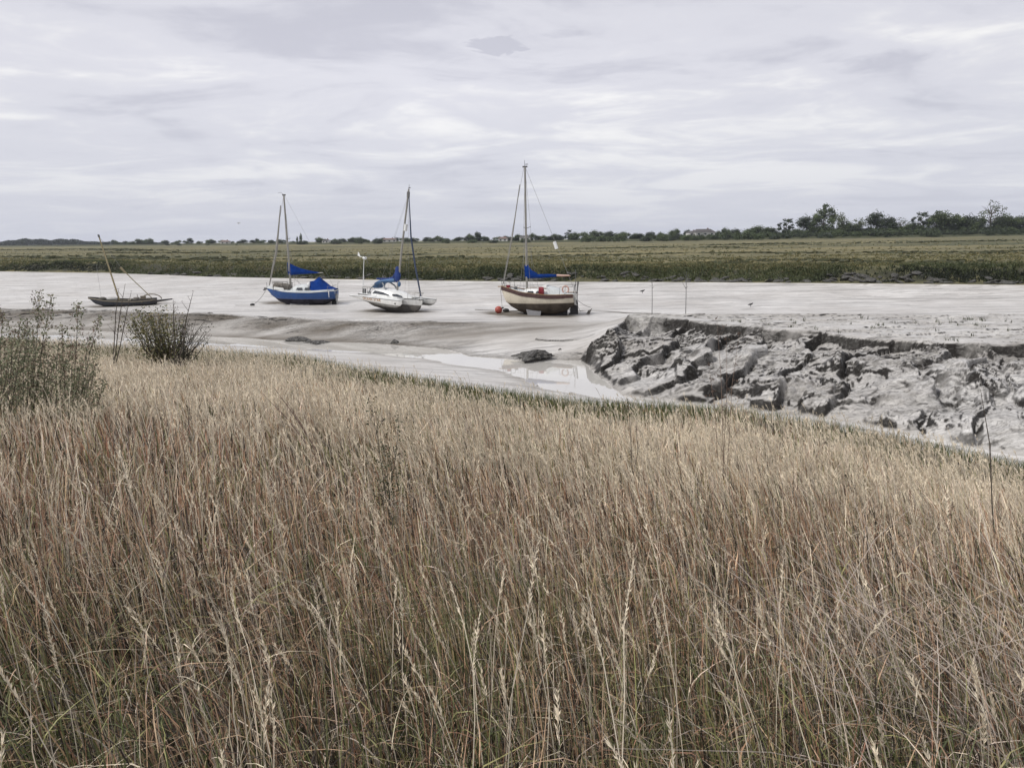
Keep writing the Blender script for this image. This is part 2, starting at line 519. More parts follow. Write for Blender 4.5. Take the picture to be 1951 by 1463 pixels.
    # the open flats: faint shelves and runnels, rising to the far shore
    S = Sf(t); rise = 1.2 * np.clip((Y - 70) / (S - 70), 0, 1) ** 1.4
    h = h + np.where(beyM & ~inP, rise, 0)
    fl = fbm(X / 9, Y / 1.6, 12, 4) * 0.045 + fbm(X / 1.6, Y / 0.5, 13, 3) * 0.012
    q4 = fbm(X / 14 + 3, Y / 3.0, 14, 3) * 3.0
    fl = fl + (np.floor(q4) + sstep(0, 0.08, q4 - np.floor(q4))) * 0.05 * sstep(2, 7, Y - Mf(t))
    h = h + fl * (1 - rough) * np.where(inT, 0.1, 1) * sstep(0, 2, np.where(inT, 5, dT))
    zone = np.where(~beyM & ~inT & ~nearside, 1, 0) * (1 - m)
    wet_shade = sstep(0, 0.5, dM) * np.clip(sstep(8.5, 1.2, dM) * (1.0 - 0.45 * sstep(0.0, 0.1, t)) * zone * (0.85 + 0.7 * fbm(X / 5, Y / 1.0, 58, 3)), 0, 1.2)
    wet_shade = wet_shade + 0.45 * sstep(1.2, 0.1, dT) * (1 - inT) * (1 - m)
    for (sx_, sy_, ex_, ey_) in CONTACT_SHADE:
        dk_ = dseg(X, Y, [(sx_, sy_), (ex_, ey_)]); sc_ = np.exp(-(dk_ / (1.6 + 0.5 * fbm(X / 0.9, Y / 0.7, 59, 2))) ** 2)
        wet_shade = wet_shade + 1.5 * sc_; h = h - 0.05 * sc_  # contact shadow darkened into the mud colour, with a shallow dip
    return h, rough, wet_shade

def bank_height(X, Y):
    "grassy dyke under the camera falling to the marsh edge"
    t = X / (Y + APEX); G = Gf(t)
    u = np.clip(Y / G, 0, 1)
    z = -0.3 + 5.2 * (1 - u) ** 1.45
    z = z + fbm(X / 2.5, Y / 2.5, 22, 3) * 0.13 * sstep(0, 0.2, u) * (1 - u)
    return z

CRK = []
for pts, wd in (([(980, 491), (1070, 487), (1180, 486), (1300, 484), (1500, 483), (1700, 485), (1960, 484), (2200, 486)], 2.4),
                ([(780, 492), (840, 490), (905, 489)], 2.0), ([(-200, 490), (100, 489), (330, 491), (520, 494)], 3.4),
                ([(-100, 476), (70, 476), (190, 475), (300, 477)], 5.0), ([(1350, 469), (1600, 468), (1960, 465)], 3.6),
                ([(200, 482), (420, 481), (640, 478)], 3.5), ([(1100, 474), (1260, 472), (1420, 474)], 3.4), ([(560, 486), (700, 488), (800, 484)], 2.4),
                ([(1350, 500), (1500, 497), (1700, 500), (1960, 503)], 1.6)):
    CRK.append(([W(a, b, 3.1) for a, b in pts], wd))
def marsh_height(X, Y):
    t = X / (Y + APEX); S = Sf(t); E = Ef(t)
    y0 = Y - S
    zf = Zf(t); v = np.clip(y0 / (E - S), 0, 1)
    j = fbm(X / 3.0, Y / 3.0, 71, 3) * 1.3 + fbm(X / 14, Y / 14, 72, 2) * 1.6
    z = 1.2 + 1.75 * sstep(0.2, 5.2, y0 + j) + (zf - 2.95) * v ** 0.8
    z = z + (fbm(X / 30, Y / 16, 73, 3) * 0.30 + fbm(X / 5, Y / 4, 74, 3) * 0.15 + fbm(X / 1.4, Y / 1.4, 75, 2) * 0.07) * sstep(1, 8, y0)
    for pl, wd in CRK:
        d = dseg(X + fbm(X / 12, Y / 12, 80, 2) * 5, Y + fbm(X / 25, Y / 25, 81, 2) * 7, pl)
        z = z - 1.0 * sstep(wd, wd * 0.45, d)
    return z

ts = np.linspace(-0.86, 0.86, 1060)
def seg(a, b, n, p=1.0, end=False):
    u = np.linspace(0, 1, n, endpoint=end) ** p
    return a[None, :] + (b - a)[None, :] * u[:, None]
def gseg(a, b, n, end=False):
    u = np.linspace(0, 1, n, endpoint=end)
    return a[None, :] * (b / a)[None, :] ** u[:, None]
one = np.ones_like(ts)
G_, S_, E_ = Gf(ts), Sf(ts), Ef(ts)
K_ = np.maximum(62, Mf(ts) + 4)
parts = [seg(-4 * one, G_, 170, 1.2), seg(G_, K_, 520), seg(K_, S_ - 1, 90), seg(S_ - 1, S_ + 8, 34), gseg(S_ + 8, E_, 260), seg(E_, E_ + 22, 22), gseg(E_ + 22, 2600 * one, 24, True)]
cnt = [p.shape[0] for p in parts]; c0 = np.cumsum([0] + cnt)
YY = np.vstack(parts); XX = (YY + APEX) * ts[None, :]
ZZ = np.zeros_like(YY); RG = np.zeros_like(YY); WT = np.zeros_like(YY)
a, b = 0, c0[1]
ZZ[a:b] = bank_height(XX[a:b], YY[a:b])
a, b = c0[1], c0[3]
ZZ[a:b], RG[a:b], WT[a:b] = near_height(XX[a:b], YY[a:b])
a, b = c0[3], c0[5]
ZZ[a:b] = marsh_height(XX[a:b], YY[a:b])
# blend the first marsh row onto the mud
a, b = c0[5], c0[6]
d = YY[a:b] - E_[None, :]
emh = np.interp(ts, [-0.7, 0, 0.7], [1.6, 1.5, 1.5])
ZZ[a:b] = marsh_height(XX[a:b], np.minimum(YY[a:b], E_[None, :] - 0.01)) + emh[None, :] * sstep(0, 6, d) * sstep(22, 12, d) + fbm(XX[a:b] / 8, YY[a:b] / 8, 85, 3) * 0.2 * sstep(0, 3, d)
a, b = c0[6], c0[7]
ZZ[a:b] = Zf(ts)[None, :] * np.linspace(1, 0.9, b - a)[:, None] + fbm(XX[a:b] / 60, YY[a:b] / 60, 86, 2) * 0.3
# slope of the surface, used to tell fresh scarps from silted flats
def slope_of(a, b):
    X, Y, Z = XX[a:b], YY[a:b], ZZ[a:b]
    P = np.stack([X, Y, Z], -1)
    du = np.gradient(P, axis=1); dv = np.gradient(P, axis=0)
    n = np.cross(du, dv); n /= np.linalg.norm(n, axis=-1, keepdims=True) + 1e-9
    return n
n_near = slope_of(c0[1], c0[3])
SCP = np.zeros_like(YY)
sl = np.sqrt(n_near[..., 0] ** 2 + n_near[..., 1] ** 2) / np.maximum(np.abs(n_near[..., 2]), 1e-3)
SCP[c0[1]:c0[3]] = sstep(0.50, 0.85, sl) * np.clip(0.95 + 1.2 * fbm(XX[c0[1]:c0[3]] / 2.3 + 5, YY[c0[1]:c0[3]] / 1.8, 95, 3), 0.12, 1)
NC = len(ts)
def height_at(x, y):
    X = np.array([[float(x)]]); Y = np.array([[float(y)]]); t = x / (y + APEX)
    if y < Gf(t): return float(bank_height(X, Y)[0, 0])
    if y < Sf(t) - 0.5: return float(near_height(X, Y)[0][0, 0])
    if y < Ef(t): return float(marsh_height(X, Y)[0, 0])
    return float(Zf(t))
def drop(px, py, z0=0.0, it=5):
    "ground point under a photo pixel"
    p = W(px, py, z0)
    for _ in range(it):
        p = W(px, py, height_at(p.x, p.y))
    return p

# materials of the ground
t = NT("wet_silt")
v = t.co((1, 1, 1)); vs = t.co((0.35, 1.6, 1))
n1 = t.noise(vs, 0.9, 8, 0.6, 0.4); n2 = t.noise(v, 6, 5, 0.55)
n3 = t.noise(v, 0.12, 3, 0.5)
c = t.mix(t.ramp(n1, [(0.35, 0.0), (0.70, 1.0)]), (0.43, 0.415, 0.395), (0.66, 0.645, 0.62))
c = t.mix(t.ramp(n3, [(0.4, 0.0), (0.65, 0.5)]), c, (0.34, 0.315, 0.285))
midt = t.math("MULTIPLY", t.ramp(t.noise(t.co((0.8, 1.3, 1.3)), 0.75, 7, 0.62, 0.8), [(0.52, 0.0), (0.72, 0.28)]), t.attr("rough").outputs["Fac"])
c = t.mix(midt, c, (0.150, 0.134, 0.116))
c = t.mix(t.math("MULTIPLY", t.attr("wet_shade").outputs["Fac"], 0.85), c, (0.140, 0.124, 0.105))  # damp slope mud, plus the painted contact shade beneath the boats
lines = t.ramp(t.noise(t.co((0.07, 1.1, 1)), 1.1, 7, 0.62, 0.6), [(0.55, 0.0), (0.60, 0.80), (0.67, 0.0)])
c = t.mix(lines, c, (0.20, 0.19, 0.175))
c = t.mix(t.ramp(t.noise(t.co((0.22, 2.4, 1)), 1.6, 8, 0.66, 0.8), [(0.54, 0.0), (0.60, 0.42), (0.68, 0.05)]), c, (0.22, 0.205, 0.185))
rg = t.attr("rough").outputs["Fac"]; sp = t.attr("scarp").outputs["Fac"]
blot = t.math("MULTIPLY", t.ramp(t.noise(t.co((0.9, 0.9, 1.6)), 2.0, 10, 0.74, 1.1), [(0.46, 1.0), (0.53, 0.0)]), t.ramp(t.noise(v, 0.55, 4, 0.6), [(0.36, 0.15), (0.58, 1.0)]))
mpx = t.n("ShaderNodeMapping"); mpx.inputs["Rotation"].default_value = (0, 0, R(-60)); mpx.inputs["Scale"].default_value = (0.42, 1.5, 1.2); tcx = t.n("ShaderNodeTexCoord"); t.l(tcx.outputs["Object"], mpx.inputs[0])
rn = t.noise(mpx.outputs[0], 1.5, 8, 0.64, 1.1)
fil = t.ramp(rn, [(0.455, 0.0), (0.485, 1.0), (0.512, 0.0), (0.55, 0.0), (0.578, 1.0), (0.600, 0.0)])
fl2 = t.ramp(t.noise(t.co((0.55, 1.9, 2.4)), 2.6, 8, 0.70, 0.9), [(0.535, 0.0), (0.585, 0.95)])
fl2 = t.math("MULTIPLY", fl2, t.ramp(t.noise(t.co((0.5, 0.9, 1)), 0.45, 4, 0.6), [(0.44, 0.05), (0.60, 1.0)]))
fil = t.math("MULTIPLY", t.math("MAXIMUM", t.math("MULTIPLY", fil, 0.6), fl2), rg)
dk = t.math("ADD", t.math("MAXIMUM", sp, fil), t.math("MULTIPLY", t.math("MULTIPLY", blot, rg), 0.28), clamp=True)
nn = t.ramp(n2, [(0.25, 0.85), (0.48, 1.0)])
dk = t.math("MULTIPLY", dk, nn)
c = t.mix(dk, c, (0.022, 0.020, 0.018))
wa = t.attr("wet_shade").outputs["Fac"]
t.set(Base_Color=c, Roughness=t.math("ADD", 0.24, t.math("ADD", t.math("MULTIPLY", n2, 0.26), t.math("MULTIPLY", wa, 0.3))), IOR=1.45)
t.l(t.math("SUBTRACT", 0.5, t.math("MULTIPLY", t.math("MAXIMUM", wa, dk), 0.40), clamp=True), t.p.inputs["Specular IOR Level"])
hb = t.math("ADD", t.math("MULTIPLY", t.noise(v, 3.0, 5, 0.55), t.math("ADD", 0.12, t.math("MULTIPLY", rg, 0.6))), t.math("MULTIPLY", n1, 0.25))
t.bump(hb, 0.7, 0.13)
M_SILT = t.m

t = NT("bank_soil")
v = t.co()
c = t.mix(t.noise(v, 3, 6, 0.6), (0.025, 0.02, 0.014), (0.07, 0.055, 0.036))
t.set(Base_Color=c, Roughness=0.95)
t.bump(t.noise(v, 14, 6, 0.6), 0.8, 0.05)
M_SOIL = t.m

t = NT("saltmarsh_turf")
v = t.co(); vs = t.co((0.13, 1.0, 1))
n1 = t.noise(vs, 0.045, 8, 0.68, 0.5); n2 = t.noise(v, 0.9, 8, 0.7); n3 = t.noise(vs, 0.02, 3, 0.5)
c = t.mix(t.ramp(n1, [(0.42, 0.0), (0.58, 1.0)]), (0.075, 0.080, 0.034), (0.26, 0.22, 0.10))
c = t.mix(t.ramp(n3, [(0.45, 0.0), (0.62, 0.6)]), c, (0.17, 0.155, 0.085))
c = t.mix(t.ramp(n2, [(0.38, 0.65), (0.60, 0.0)]), c, (0.045, 0.05, 0.025))
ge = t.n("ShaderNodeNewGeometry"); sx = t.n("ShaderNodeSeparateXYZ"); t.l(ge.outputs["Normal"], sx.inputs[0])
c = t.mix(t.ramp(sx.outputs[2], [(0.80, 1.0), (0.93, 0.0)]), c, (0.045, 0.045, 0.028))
t.set(Base_Color=c, Roughness=0.95)
t.bump(t.noise(v, 1.5, 9, 0.7), 1.0, 0.5)
M_MARSH = t.m

t = NT("dyke_turf")
v = t.co()
c = t.mix(t.noise(v, 0.2, 8, 0.7), (0.022, 0.028, 0.014), (0.075, 0.078, 0.036))
t.set(Base_Color=c, Roughness=1.0)
M_DYKE = t.m
t = NT("field_turf")
c = t.mix(t.noise(t.co(), 0.01, 5, 0.6), (0.07, 0.08, 0.035), (0.22, 0.20, 0.10))
t.set(Base_Color=c, Roughness=1.0)
M_FIELD = t.m

idx = np.arange(YY.shape[0] * NC).reshape(YY.shape)
ALLV = np.stack([XX, YY, ZZ], -1).reshape(-1, 3)
QUADS = np.stack([idx[:-1, :-1], idx[:-1, 1:], idx[1:, 1:], idx[1:, :-1]], -1)
def sheet(name, sel, mat, attrs=None):
    "sel: list of quads"
    q = sel.reshape(-1, 4); used = np.unique(q)
    remap = np.zeros(len(ALLV), np.int64); remap[used] = np.arange(len(used))
    at = {k: a_.reshape(-1)[used] for k, a_ in (attrs or {}).items()}
    o = np_mesh(name, ALLV[used], remap[q], mat, attrs=at, smooth=True)
    return tag(o, kind="structure")
sheet("grass_bank_ground", QUADS[:c0[1]], M_SOIL)
qn = QUADS[c0[1]:c0[3]]
inH = inpoly(XX[c0[1]:c0[3], :-1], YY[c0[1]:c0[3], :-1], Hpoly)
sheet("mud_bank_terrain", qn[inH], M_SILT, {"rough": RG, "scarp": SCP, "wet_shade": WT})
sheet("mudflat_ground", qn[~inH], M_SILT, {"rough": RG, "scarp": SCP, "wet_shade": WT})
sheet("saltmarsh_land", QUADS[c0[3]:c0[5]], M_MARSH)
sheet("embankment_land", QUADS[c0[5]:c0[6]], M_DYKE)
sheet("far_fields_land", QUADS[c0[6]:], M_FIELD)

# creek water
t = NT("creek_water")
v = t.co((1, 1.0, 1))
t.set(Base_Color=(0.50, 0.485, 0.455), Roughness=0.02, IOR=1.9)
t.bump(t.noise(v, 1.3, 3, 0.5), 0.05, 0.02)
wp = MB()
wv = [W(-350, 600, -1.3), W(-350, 700, -1.3), W(400, 720, -1.3), W(1187, 800, -1.3), W(1290, 772, -1.3), W(1240, 700, -1.3), W(1000, 640, -1.3), W(400, 610, -1.3)]
b_ = wp.add([(p.x, p.y, -1.3) for p in wv]); wp.face(range(b_ + len(wv) - 1, b_ - 1, -1))
tag(wp.build("creek_water", t.m, smooth=False), kind="structure")
# ------------------------------------------------------------------ boats
M_ALU = paint("mast_alloy", (0.27, 0.26, 0.235), 0.45, 0.2, 2.0, metal=0.15)
M_DARKALU = paint("dark_alloy", (0.10, 0.10, 0.10), 0.5, 0.2)
M_WIRE = paint("rigging_wire", (0.22, 0.22, 0.22), 0.5, 0.1)
M_WHITE = paint("white_gelcoat", (0.70, 0.71, 0.70), 0.35, 0.12, 1.5, dirt=((0.38, 0.36, 0.31), 0.35))
M_GREYW = paint("grey_deck_paint", (0.52, 0.55, 0.56), 0.5, 0.15, 2.0, dirt=((0.30, 0.28, 0.24), 0.4))
M_BLUEC = paint("blue_canvas", (0.006, 0.036, 0.19), 0.9, 0.45, 1.6, bump=0.04)
M_BLUEC.node_tree.nodes["Principled BSDF"].inputs["Specular IOR Level"].default_value = 0.1
M_NAVYC = paint("navy_canvas", (0.012, 0.035, 0.16), 0.9, 0.35, 1.6, bump=0.02)
M_PALEBLUE = paint("faded_blue_canvas", (0.08, 0.16, 0.30), 0.9, 0.35, 1.6, bump=0.02)
M_GLASS = paint("cabin_glass", (0.05, 0.055, 0.065), 0.08, 0.2, 1.0)
M_WOOD = paint("varnished_wood", (0.30, 0.19, 0.085), 0.5, 0.3, 4.0, streak=(0.3, 3, 3))
M_OLDWOOD = paint("weathered_wood", (0.23, 0.20, 0.15), 0.8, 0.4, 4.0, streak=(0.4, 3, 3))
M_YELWOOD = paint("pale_spar_wood", (0.30, 0.25, 0.14), 0.6, 0.3, 4.0)
M_MAROON = paint("maroon_paint", (0.050, 0.019, 0.017), 0.5, 0.35, 3.0, dirt=((0.22, 0.17, 0.14), 0.3))
M_REDCOV = paint("red_canvas", (0.20, 0.015, 0.025), 0.9, 0.3, 3.0)
M_BLACKP = paint("black_antifouling", (0.018, 0.018, 0.020), 0.75, 0.4, 2.0, dirt=((0.10, 0.095, 0.085), 0.35))
M_DKGREY = paint("dark_grey_antifouling", (0.026, 0.025, 0.027), 0.8, 0.3, 1.2, dirt=((0.10, 0.095, 0.085), 0.3))
M_KEELGREY = paint("muddy_keel_plate", (0.17, 0.17, 0.18), 0.7, 0.25, 2.0, dirt=((0.16, 0.15, 0.14), 0.5))
M_FERN = paint("grey_mesh_cover", (0.16, 0.145, 0.125), 0.9, 0.5, 6.0, bump=0.03)
M_ROPE = paint("old_rope", (0.13, 0.12, 0.105), 0.9, 0.3)
M_OUTB = paint("outboard_cowl", (0.36, 0.36, 0.35), 0.5, 0.3, 4.0)
M_LIFE = paint("lifebuoy_pink", (0.50, 0.33, 0.28), 0.6, 0.2)
M_BLACKM = paint("black_rubber", (0.02, 0.02, 0.02), 0.6, 0.2)

def two_tone(name, top, low, wl, edge=0.025, rough=0.4, stain=(0.16, 0.14, 0.11), stripe=None, slope=0.0):
    "paint above / antifouling below a level painted line, with a dried mud tide mark"
    t = NT(name)
    c = t.n("ShaderNodeTexCoord"); s = t.n("ShaderNodeSeparateXYZ"); t.l(c.outputs["Object"], s.inputs[0])
    v = t.co((1, 1, 1))
    n = t.noise(v, 1.6, 6, 0.6); n2 = t.noise(t.co((6, 6, 0.7)), 1.2, 6, 0.6)
    z = t.math("ADD", t.math("SUBTRACT", s.outputs[2], wl), t.math("MULTIPLY", s.outputs[0], slope))
    tp = t.mix(1.0, top, t.ramp(n, [(0.3, 0.82), (0.7, 1.06)]), "MULTIPLY")
    tp = t.mix(t.math("MULTIPLY", t.ramp(n2, [(0.52, 0.0), (0.75, 1.0)]), 0.35), tp, stain)
    if stripe:
        k = t.math("MULTIPLY", t.math("GREATER_THAN", z, stripe[0]), t.math("LESS_THAN", z, stripe[1]))
        tp = t.mix(k, tp, stripe[2])
    lo = t.mix(1.0, low, t.ramp(n, [(0.3, 0.6), (0.7, 1.15)]), "MULTIPLY")
    lo = t.mix(t.ramp(t.noise(v, 5, 8, 0.7), [(0.60, 0.0), (0.85, 0.3)]), lo, (0.12, 0.11, 0.10))
    f = t.math("LESS_THAN", z, 0.0)
    cc = t.mix(f, tp, lo)
    # soft grime just over the line
    gr = t.math("MULTIPLY", t.math("SUBTRACT", 1.0, t.math("DIVIDE", z, 0.16), clamp=True), 0.35)
    cc = t.mix(t.math("MULTIPLY", gr, t.ramp(n, [(0.3, 0.3), (0.7, 1.0)])), cc, stain)
    t.set(Base_Color=cc, Roughness=t.math("ADD", rough, t.math("MULTIPLY", f, 0.35)))
    t.l(t.math("SUBTRACT", 0.45, t.math("MULTIPLY", f, 0.38)), t.p.inputs["Specular IOR Level"])
    return t.m

def lerp_tab(tab, s):
    for (a, va), (b, vb) in zip(tab[:-1], tab[1:]):
        if s <= b:
            u = (s - a) / (b - a); u2 = u * u * (3 - 2 * u) * 0.5 + u * 0.5
            return va + (vb - va) * u2
    return tab[-1][1]

def hull_mb(L, beam, sheer, keel, n1=2.2, n2=1.6, ns=30, nr=14, x0=0.0, band=0):
    "s runs 0 at the stern to 1 at the bow; returns the open shell with a flat transom"
    m = MB(); rings = []
    for i in range(ns + 1):
        s = i / ns
        b = lerp_tab(beam, s); zs = lerp_tab(sheer, s); zk = lerp_tab(keel, s)
        r = []
        for j in range(-nr, nr + 1):
            ph = (1 - abs(j) / nr) * math.pi / 2
            y = b * math.cos(ph) ** (2 / n1) if abs(j) else 0.0
            z = zs - (zs - zk) * math.sin(ph) ** (2 / n2)
            r.append((x0 - L / 2 + L * s, y * (1 if j > 0 else -1), z))
        rings.append(r)
    n = len(rings[0]); bs = [m.add(r) for r in rings]
    for i in range(ns):
        for j in range(n - 1):
            mi = 1 if band and (j < band or j >= n - 1 - band) else 0
            m.face((bs[i] + j, bs[i] + j + 1, bs[i + 1] + j + 1, bs[i + 1] + j), mi)
    m.face([bs[0] + j for j in range(n)][::-1])
    return m

def deck_mb(L, beam, sheer, camber=0.05, inset=0.02, drop=0.03, ns=30, x0=0.0, s0=0.0, s1=1.0):
    m = MB(); rings = []
    for i in range(ns + 1):
        s = s0 + (s1 - s0) * i / ns
        b = max(lerp_tab(beam, s) - inset, 0.004); z = lerp_tab(sheer, s) - drop
        rings.append([(x0 - L / 2 + L * s, b * k / 4, z + camber * (1 - (k / 4) ** 2)) for k in range(-4, 5)])
    return m.rings(rings, closed=False, caps=False)

def rail_mb(L, beam, sheer, r=0.03, x0=0.0, lift=0.0, s0=0.0, s1=1.0, out=0.0):
    m = MB()
    for sg in (-1, 1):
        m.tube([(x0 - L / 2 + L * s, sg * (lerp_tab(beam, s) + out), lerp_tab(sheer, s) + lift) for s in np.linspace(s0, s1, 24)], r, 5)
    return m

def cabin_mb(stations):
    "stations: (x, half width at deck, half width at roof, z deck, z roof)"
    rings = []
    for x, w0, w1, z0, z1 in stations:
        c = 0.06 * w1 / 0.6
        rings.append([(x, -w0, z0), (x, -w1 - 0.02, z0 + (z1 - z0) * 0.82), (x, -w1 * 0.86, z1), (x, -w1 * 0.4, z1 + c), (x, w1 * 0.4, z1 + c), (x, w1 * 0.86, z1), (x, w1 + 0.02, z0 + (z1 - z0) * 0.82), (x, w0, z0)])
    return MB().rings(rings)

def window_on(parent, name, x0, x1, yb, yt, z0, z1, sg, slant=(0.0, 0.0), mat=None, frame=None):
    "slab window just proud of a cabin side"
    m = MB()
    p = [(x0 - slant[0] * 0, sg * yb, z0), (x1, sg * yb, z0), (x1 - slant[1], sg * yt, z1), (x0 + slant[0], sg * yt, z1)]
    o = m.plate(p, 0.03, 1).build(name, mat or M_GLASS, parent, smooth=False)
    return o

def stay(parent, a, b, r=0.010, name="stay", mat=None, n=4):
    return MB().tube([a, b], r, n).build(name, mat or M_WIRE, parent)

def sag(a, b, k, n=12):
    a, b = Vector(a), Vector(b)
    return [a.lerp(b, i / n) - Vector((0, 0, k * 4 * (i / n) * (1 - i / n))) for i in range(n + 1)]

# ---- red, cream and black sloop -------------------------------------------------
def px_len(px, P):            # metres across for a number of photo pixels at point P
    return px * (Vector(P) - Vector((0, 0, EYE))).dot(_f) / FPX

p = drop(1026, 601)
sloop = empty("sailing_yacht", (p.x, p.y + 0.6, p.z - 0.06), (R(-2), R(0.5), R(160)))
tag(sloop, "cream and maroon sailing yacht with dark grey bottom, beside an orange buoy", "sailing boat", "boats aground on the mudflat")
L_ = 6.75
bm = [(0, 0.80), (0.15, 1.02), (0.45, 1.18), (0.7, 0.98), (0.88, 0.48), (1.0, 0.03)]
sh = [(0, 1.90), (0.3, 1.86), (0.6, 2.02), (1.0, 2.50)]
kl = [(0, 0.98), (0.05, 0.80), (0.13, 0.40), (0.25, 0.14), (0.55, 0.10), (0.72, 0.26), (0.84, 0.66), (0.93, 1.12), (0.98, 1.75), (1.0, 2.32)]
mh = two_tone("sloop_topsides", (0.60, 0.55, 0.45), (0.024, 0.023, 0.025), 1.14, slope=0.02, stain=(0.25, 0.20, 0.14))
h = hull_mb(L_, bm, sh, kl, 2.3, 1.75)
hull = h.build("hull", mh, sloop)
# maroon strake under the sheer, a few mm proud
m = MB()
for sg in (-1, 1):
    A = []
    for i, s in enumerate(np.linspace(0.0, 1.0, 34)):
        b = lerp_tab(bm, s) + 0.022; z = lerp_tab(sh, s); hgt = 0.30 if s > 0.12 else 0.26
        A.append([(-L_/2 + L_*s, sg*b, z + 0.03), (-L_/2 + L_*s, sg*(b + 0.014), z - 0.02), (-L_/2 + L_*s, sg*(b*0.992 + 0.008), z - hgt), (-L_/2 + L_*s, sg*(b - 0.05), z - hgt + 0.01), (-L_/2 + L_*s, sg*(b - 0.05), z + 0.03)])
    m.rings(A, closed=True)
m.build("maroon_strake", M_MAROON, sloop)
rail_mb(L_, bm, sh, 0.028, lift=0.045, out=0.01).build("toe_rail", M_WOOD, sloop)
deck_mb(L_, bm, sh, 0.06, 0.0, 0.02).build("deck", M_GREYW, sloop)
cb = cabin_mb([(-1.0, 0.66, 0.58, 1.84, 2.30), (-0.1, 0.72, 0.62, 1.86, 2.34), (0.9, 0.66, 0.55, 1.92, 2.30), (1.35, 0.5, 0.36, 1.96, 2.10)]).build("cabin", M_WHITE, sloop)
for sg in (-1, 1):
    for x0, x1 in ((-0.75, -0.05), (0.15, 0.75)):
        window_on(cb, "window", x0, x1, 0.735, 0.665, 2.00, 2.20, sg, (0.05, 0.08))
    MB().tube([(-0.9, sg*0.5, 2.42), (0.9, sg*0.45, 2.40)], 0.02, 5).build("grab_rail", M_WOOD, cb)
MB().rings([[(-0.95, -0.5, 2.33), (-0.95, -0.42, 2.68), (-0.95, 0.42, 2.68), (-0.95, 0.5, 2.33)], [(-0.45, -0.45, 2.36), (-0.55, -0.38, 2.62), (-0.55, 0.38, 2.62), (-0.45, 0.45, 2.36)]]).build("companionway_hatch", M_WHITE, cb)
# cockpit cover, pale, sloping aft; folded red bundle
MB().rings([[(-0.95, -0.68, 1.9), (-1.0, -0.5, 2.55), (-1.0, 0.5, 2.55), (-0.95, 0.68, 1.9)], [(-1.8, -0.7, 1.9), (-1.75, -0.4, 2.38), (-1.75, 0.4, 2.38), (-1.8, 0.7, 1.9)], [(-2.5, -0.68, 1.9), (-2.5, -0.3, 1.98), (-2.5, 0.3, 1.98), (-2.5, 0.68, 1.9)]]).build("cockpit_cover", M_GREYW, sloop)
m = MB(); m.rings([[( -0.62 + dx, 0.90 + 0.15*math.cos(a), 2.20 + 0.36*math.sin(a)) for a in np.linspace(0, 2*math.pi, 9)[:-1]] for dx in (-0.20, -0.1, 0.12, 0.22)])
m.build("red_dodger", M_REDCOV, sloop)
# centre keel, bilge keels, skeg and rudder
MB().plate([(1.6, 0, 0.62), (1.2, 0, 0.0), (-1.7, 0, 0.0), (-2.1, 0, 0.75)], 0.22, 1).build("keel", M_DKGREY, sloop)
for sg in (-1, 1):
    m = MB(); m.rings([[(0.95, sg*0.52, 0.78), (-0.55, sg*0.52, 0.78), (-0.55, sg*0.62, 0.78), (0.95, sg*0.62, 0.78)], [(0.65, sg*0.80, 0.04), (-0.45, sg*0.80, 0.04), (-0.45, sg*0.88, 0.04), (0.65, sg*0.88, 0.04)]])
    m.build("bilge_keel", M_KEELGREY, sloop, smooth=False)
MB().plate([(-1.9, 0, 0.80), (-1.6, 0, 0.0), (-2.60, 0, 0.04), (-2.72, 0, 0.95)], 0.16, 1).build("skeg", M_DKGREY, sloop)
rd = MB().plate([(-2.98, 0, 0.95), (-2.78, 0, 0.10), (-3.60, 0, 0.16), (-3.58, 0, 1.15), (-3.42, 0, 1.9), (-3.38, 0, 1.9)], 0.07, 1).build("rudder", M_DKGREY, sloop)
MB().tube([(-3.50, 0, 1.9), (-3.55, 0, 2.25), (-3.62, -0.02, 2.95)], [0.05, 0.05, 0.075]).build("rudder_head", M_DARKALU, rd)
m = MB(); m.tube([(-2.62, 0, 0.55), (-2.9, 0, 0.53)], 0.035, 6)
m.box((-2.86, 0.08, 0.66), (0.05, 0.10, 0.30), 0.0); m.box((-2.86, 0.0, 0.41), (0.05, 0.10, 0.26), 0.3)
m.build("propeller", M_WHITE, sloop)
ob = MB(); ob.box((-3.52, 0.50, 1.72), (0.34, 0.30, 0.50), taper=0.8); ob.box((-3.50, 0.50, 1.30), (0.14, 0.12, 0.5)); ob.tube([(-3.5, 0.5, 1.05), (-3.66, 0.5, 1.0)], 0.04)
ob.build("outboard", M_OUTB, sloop)
MB().tube([(-3.36, 0.5, 2.0), (-3.46, 0.52, 2.6), (-3.50, 0.5, 2.75)], 0.035).build("bracket", M_DARKALU, sloop)
# mast, boom and rigging
mx, mt = 0.98, 12.5
MB().tube([(mx, 0, 2.0), (mx - 0.03, 0, 6.5), (mx - 0.10, 0, mt)], [0.105, 0.10, 0.085], 8).build("mast", M_ALU, sloop)
m = MB(); m.box((mx - 0.10, 0, mt + 0.03), (0.42, 0.08, 0.13)); m.tube([(mx - 0.08, 0, mt), (mx - 0.08, 0, mt + 0.55)], 0.018, 4); m.box((mx - 0.25, 0, mt + 0.22), (0.22, 0.02, 0.06))
m.build("masthead_fitting", M_DARKALU, sloop)
for sg in (-1, 1):
    MB().tube([(mx - 0.04, 0, 7.45), (mx - 0.16, sg * 0.92, 7.58)], 0.026, 5).build("spreader", M_DARKALU, sloop)
    stay(sloop, (mx - 0.1, 0, mt), (mx - 0.16, sg * 0.92, 7.58)); stay(sloop, (mx - 0.16, sg * 0.92, 7.58), (mx - 0.1, sg * 1.14, 2.0))
    stay(sloop, (mx - 0.05, 0, 7.0), (mx + 0.35, sg * 1.1, 2.02))
    stay(sloop, (mx - 0.05, 0, 7.0), (mx - 0.75, sg * 1.14, 2.0))
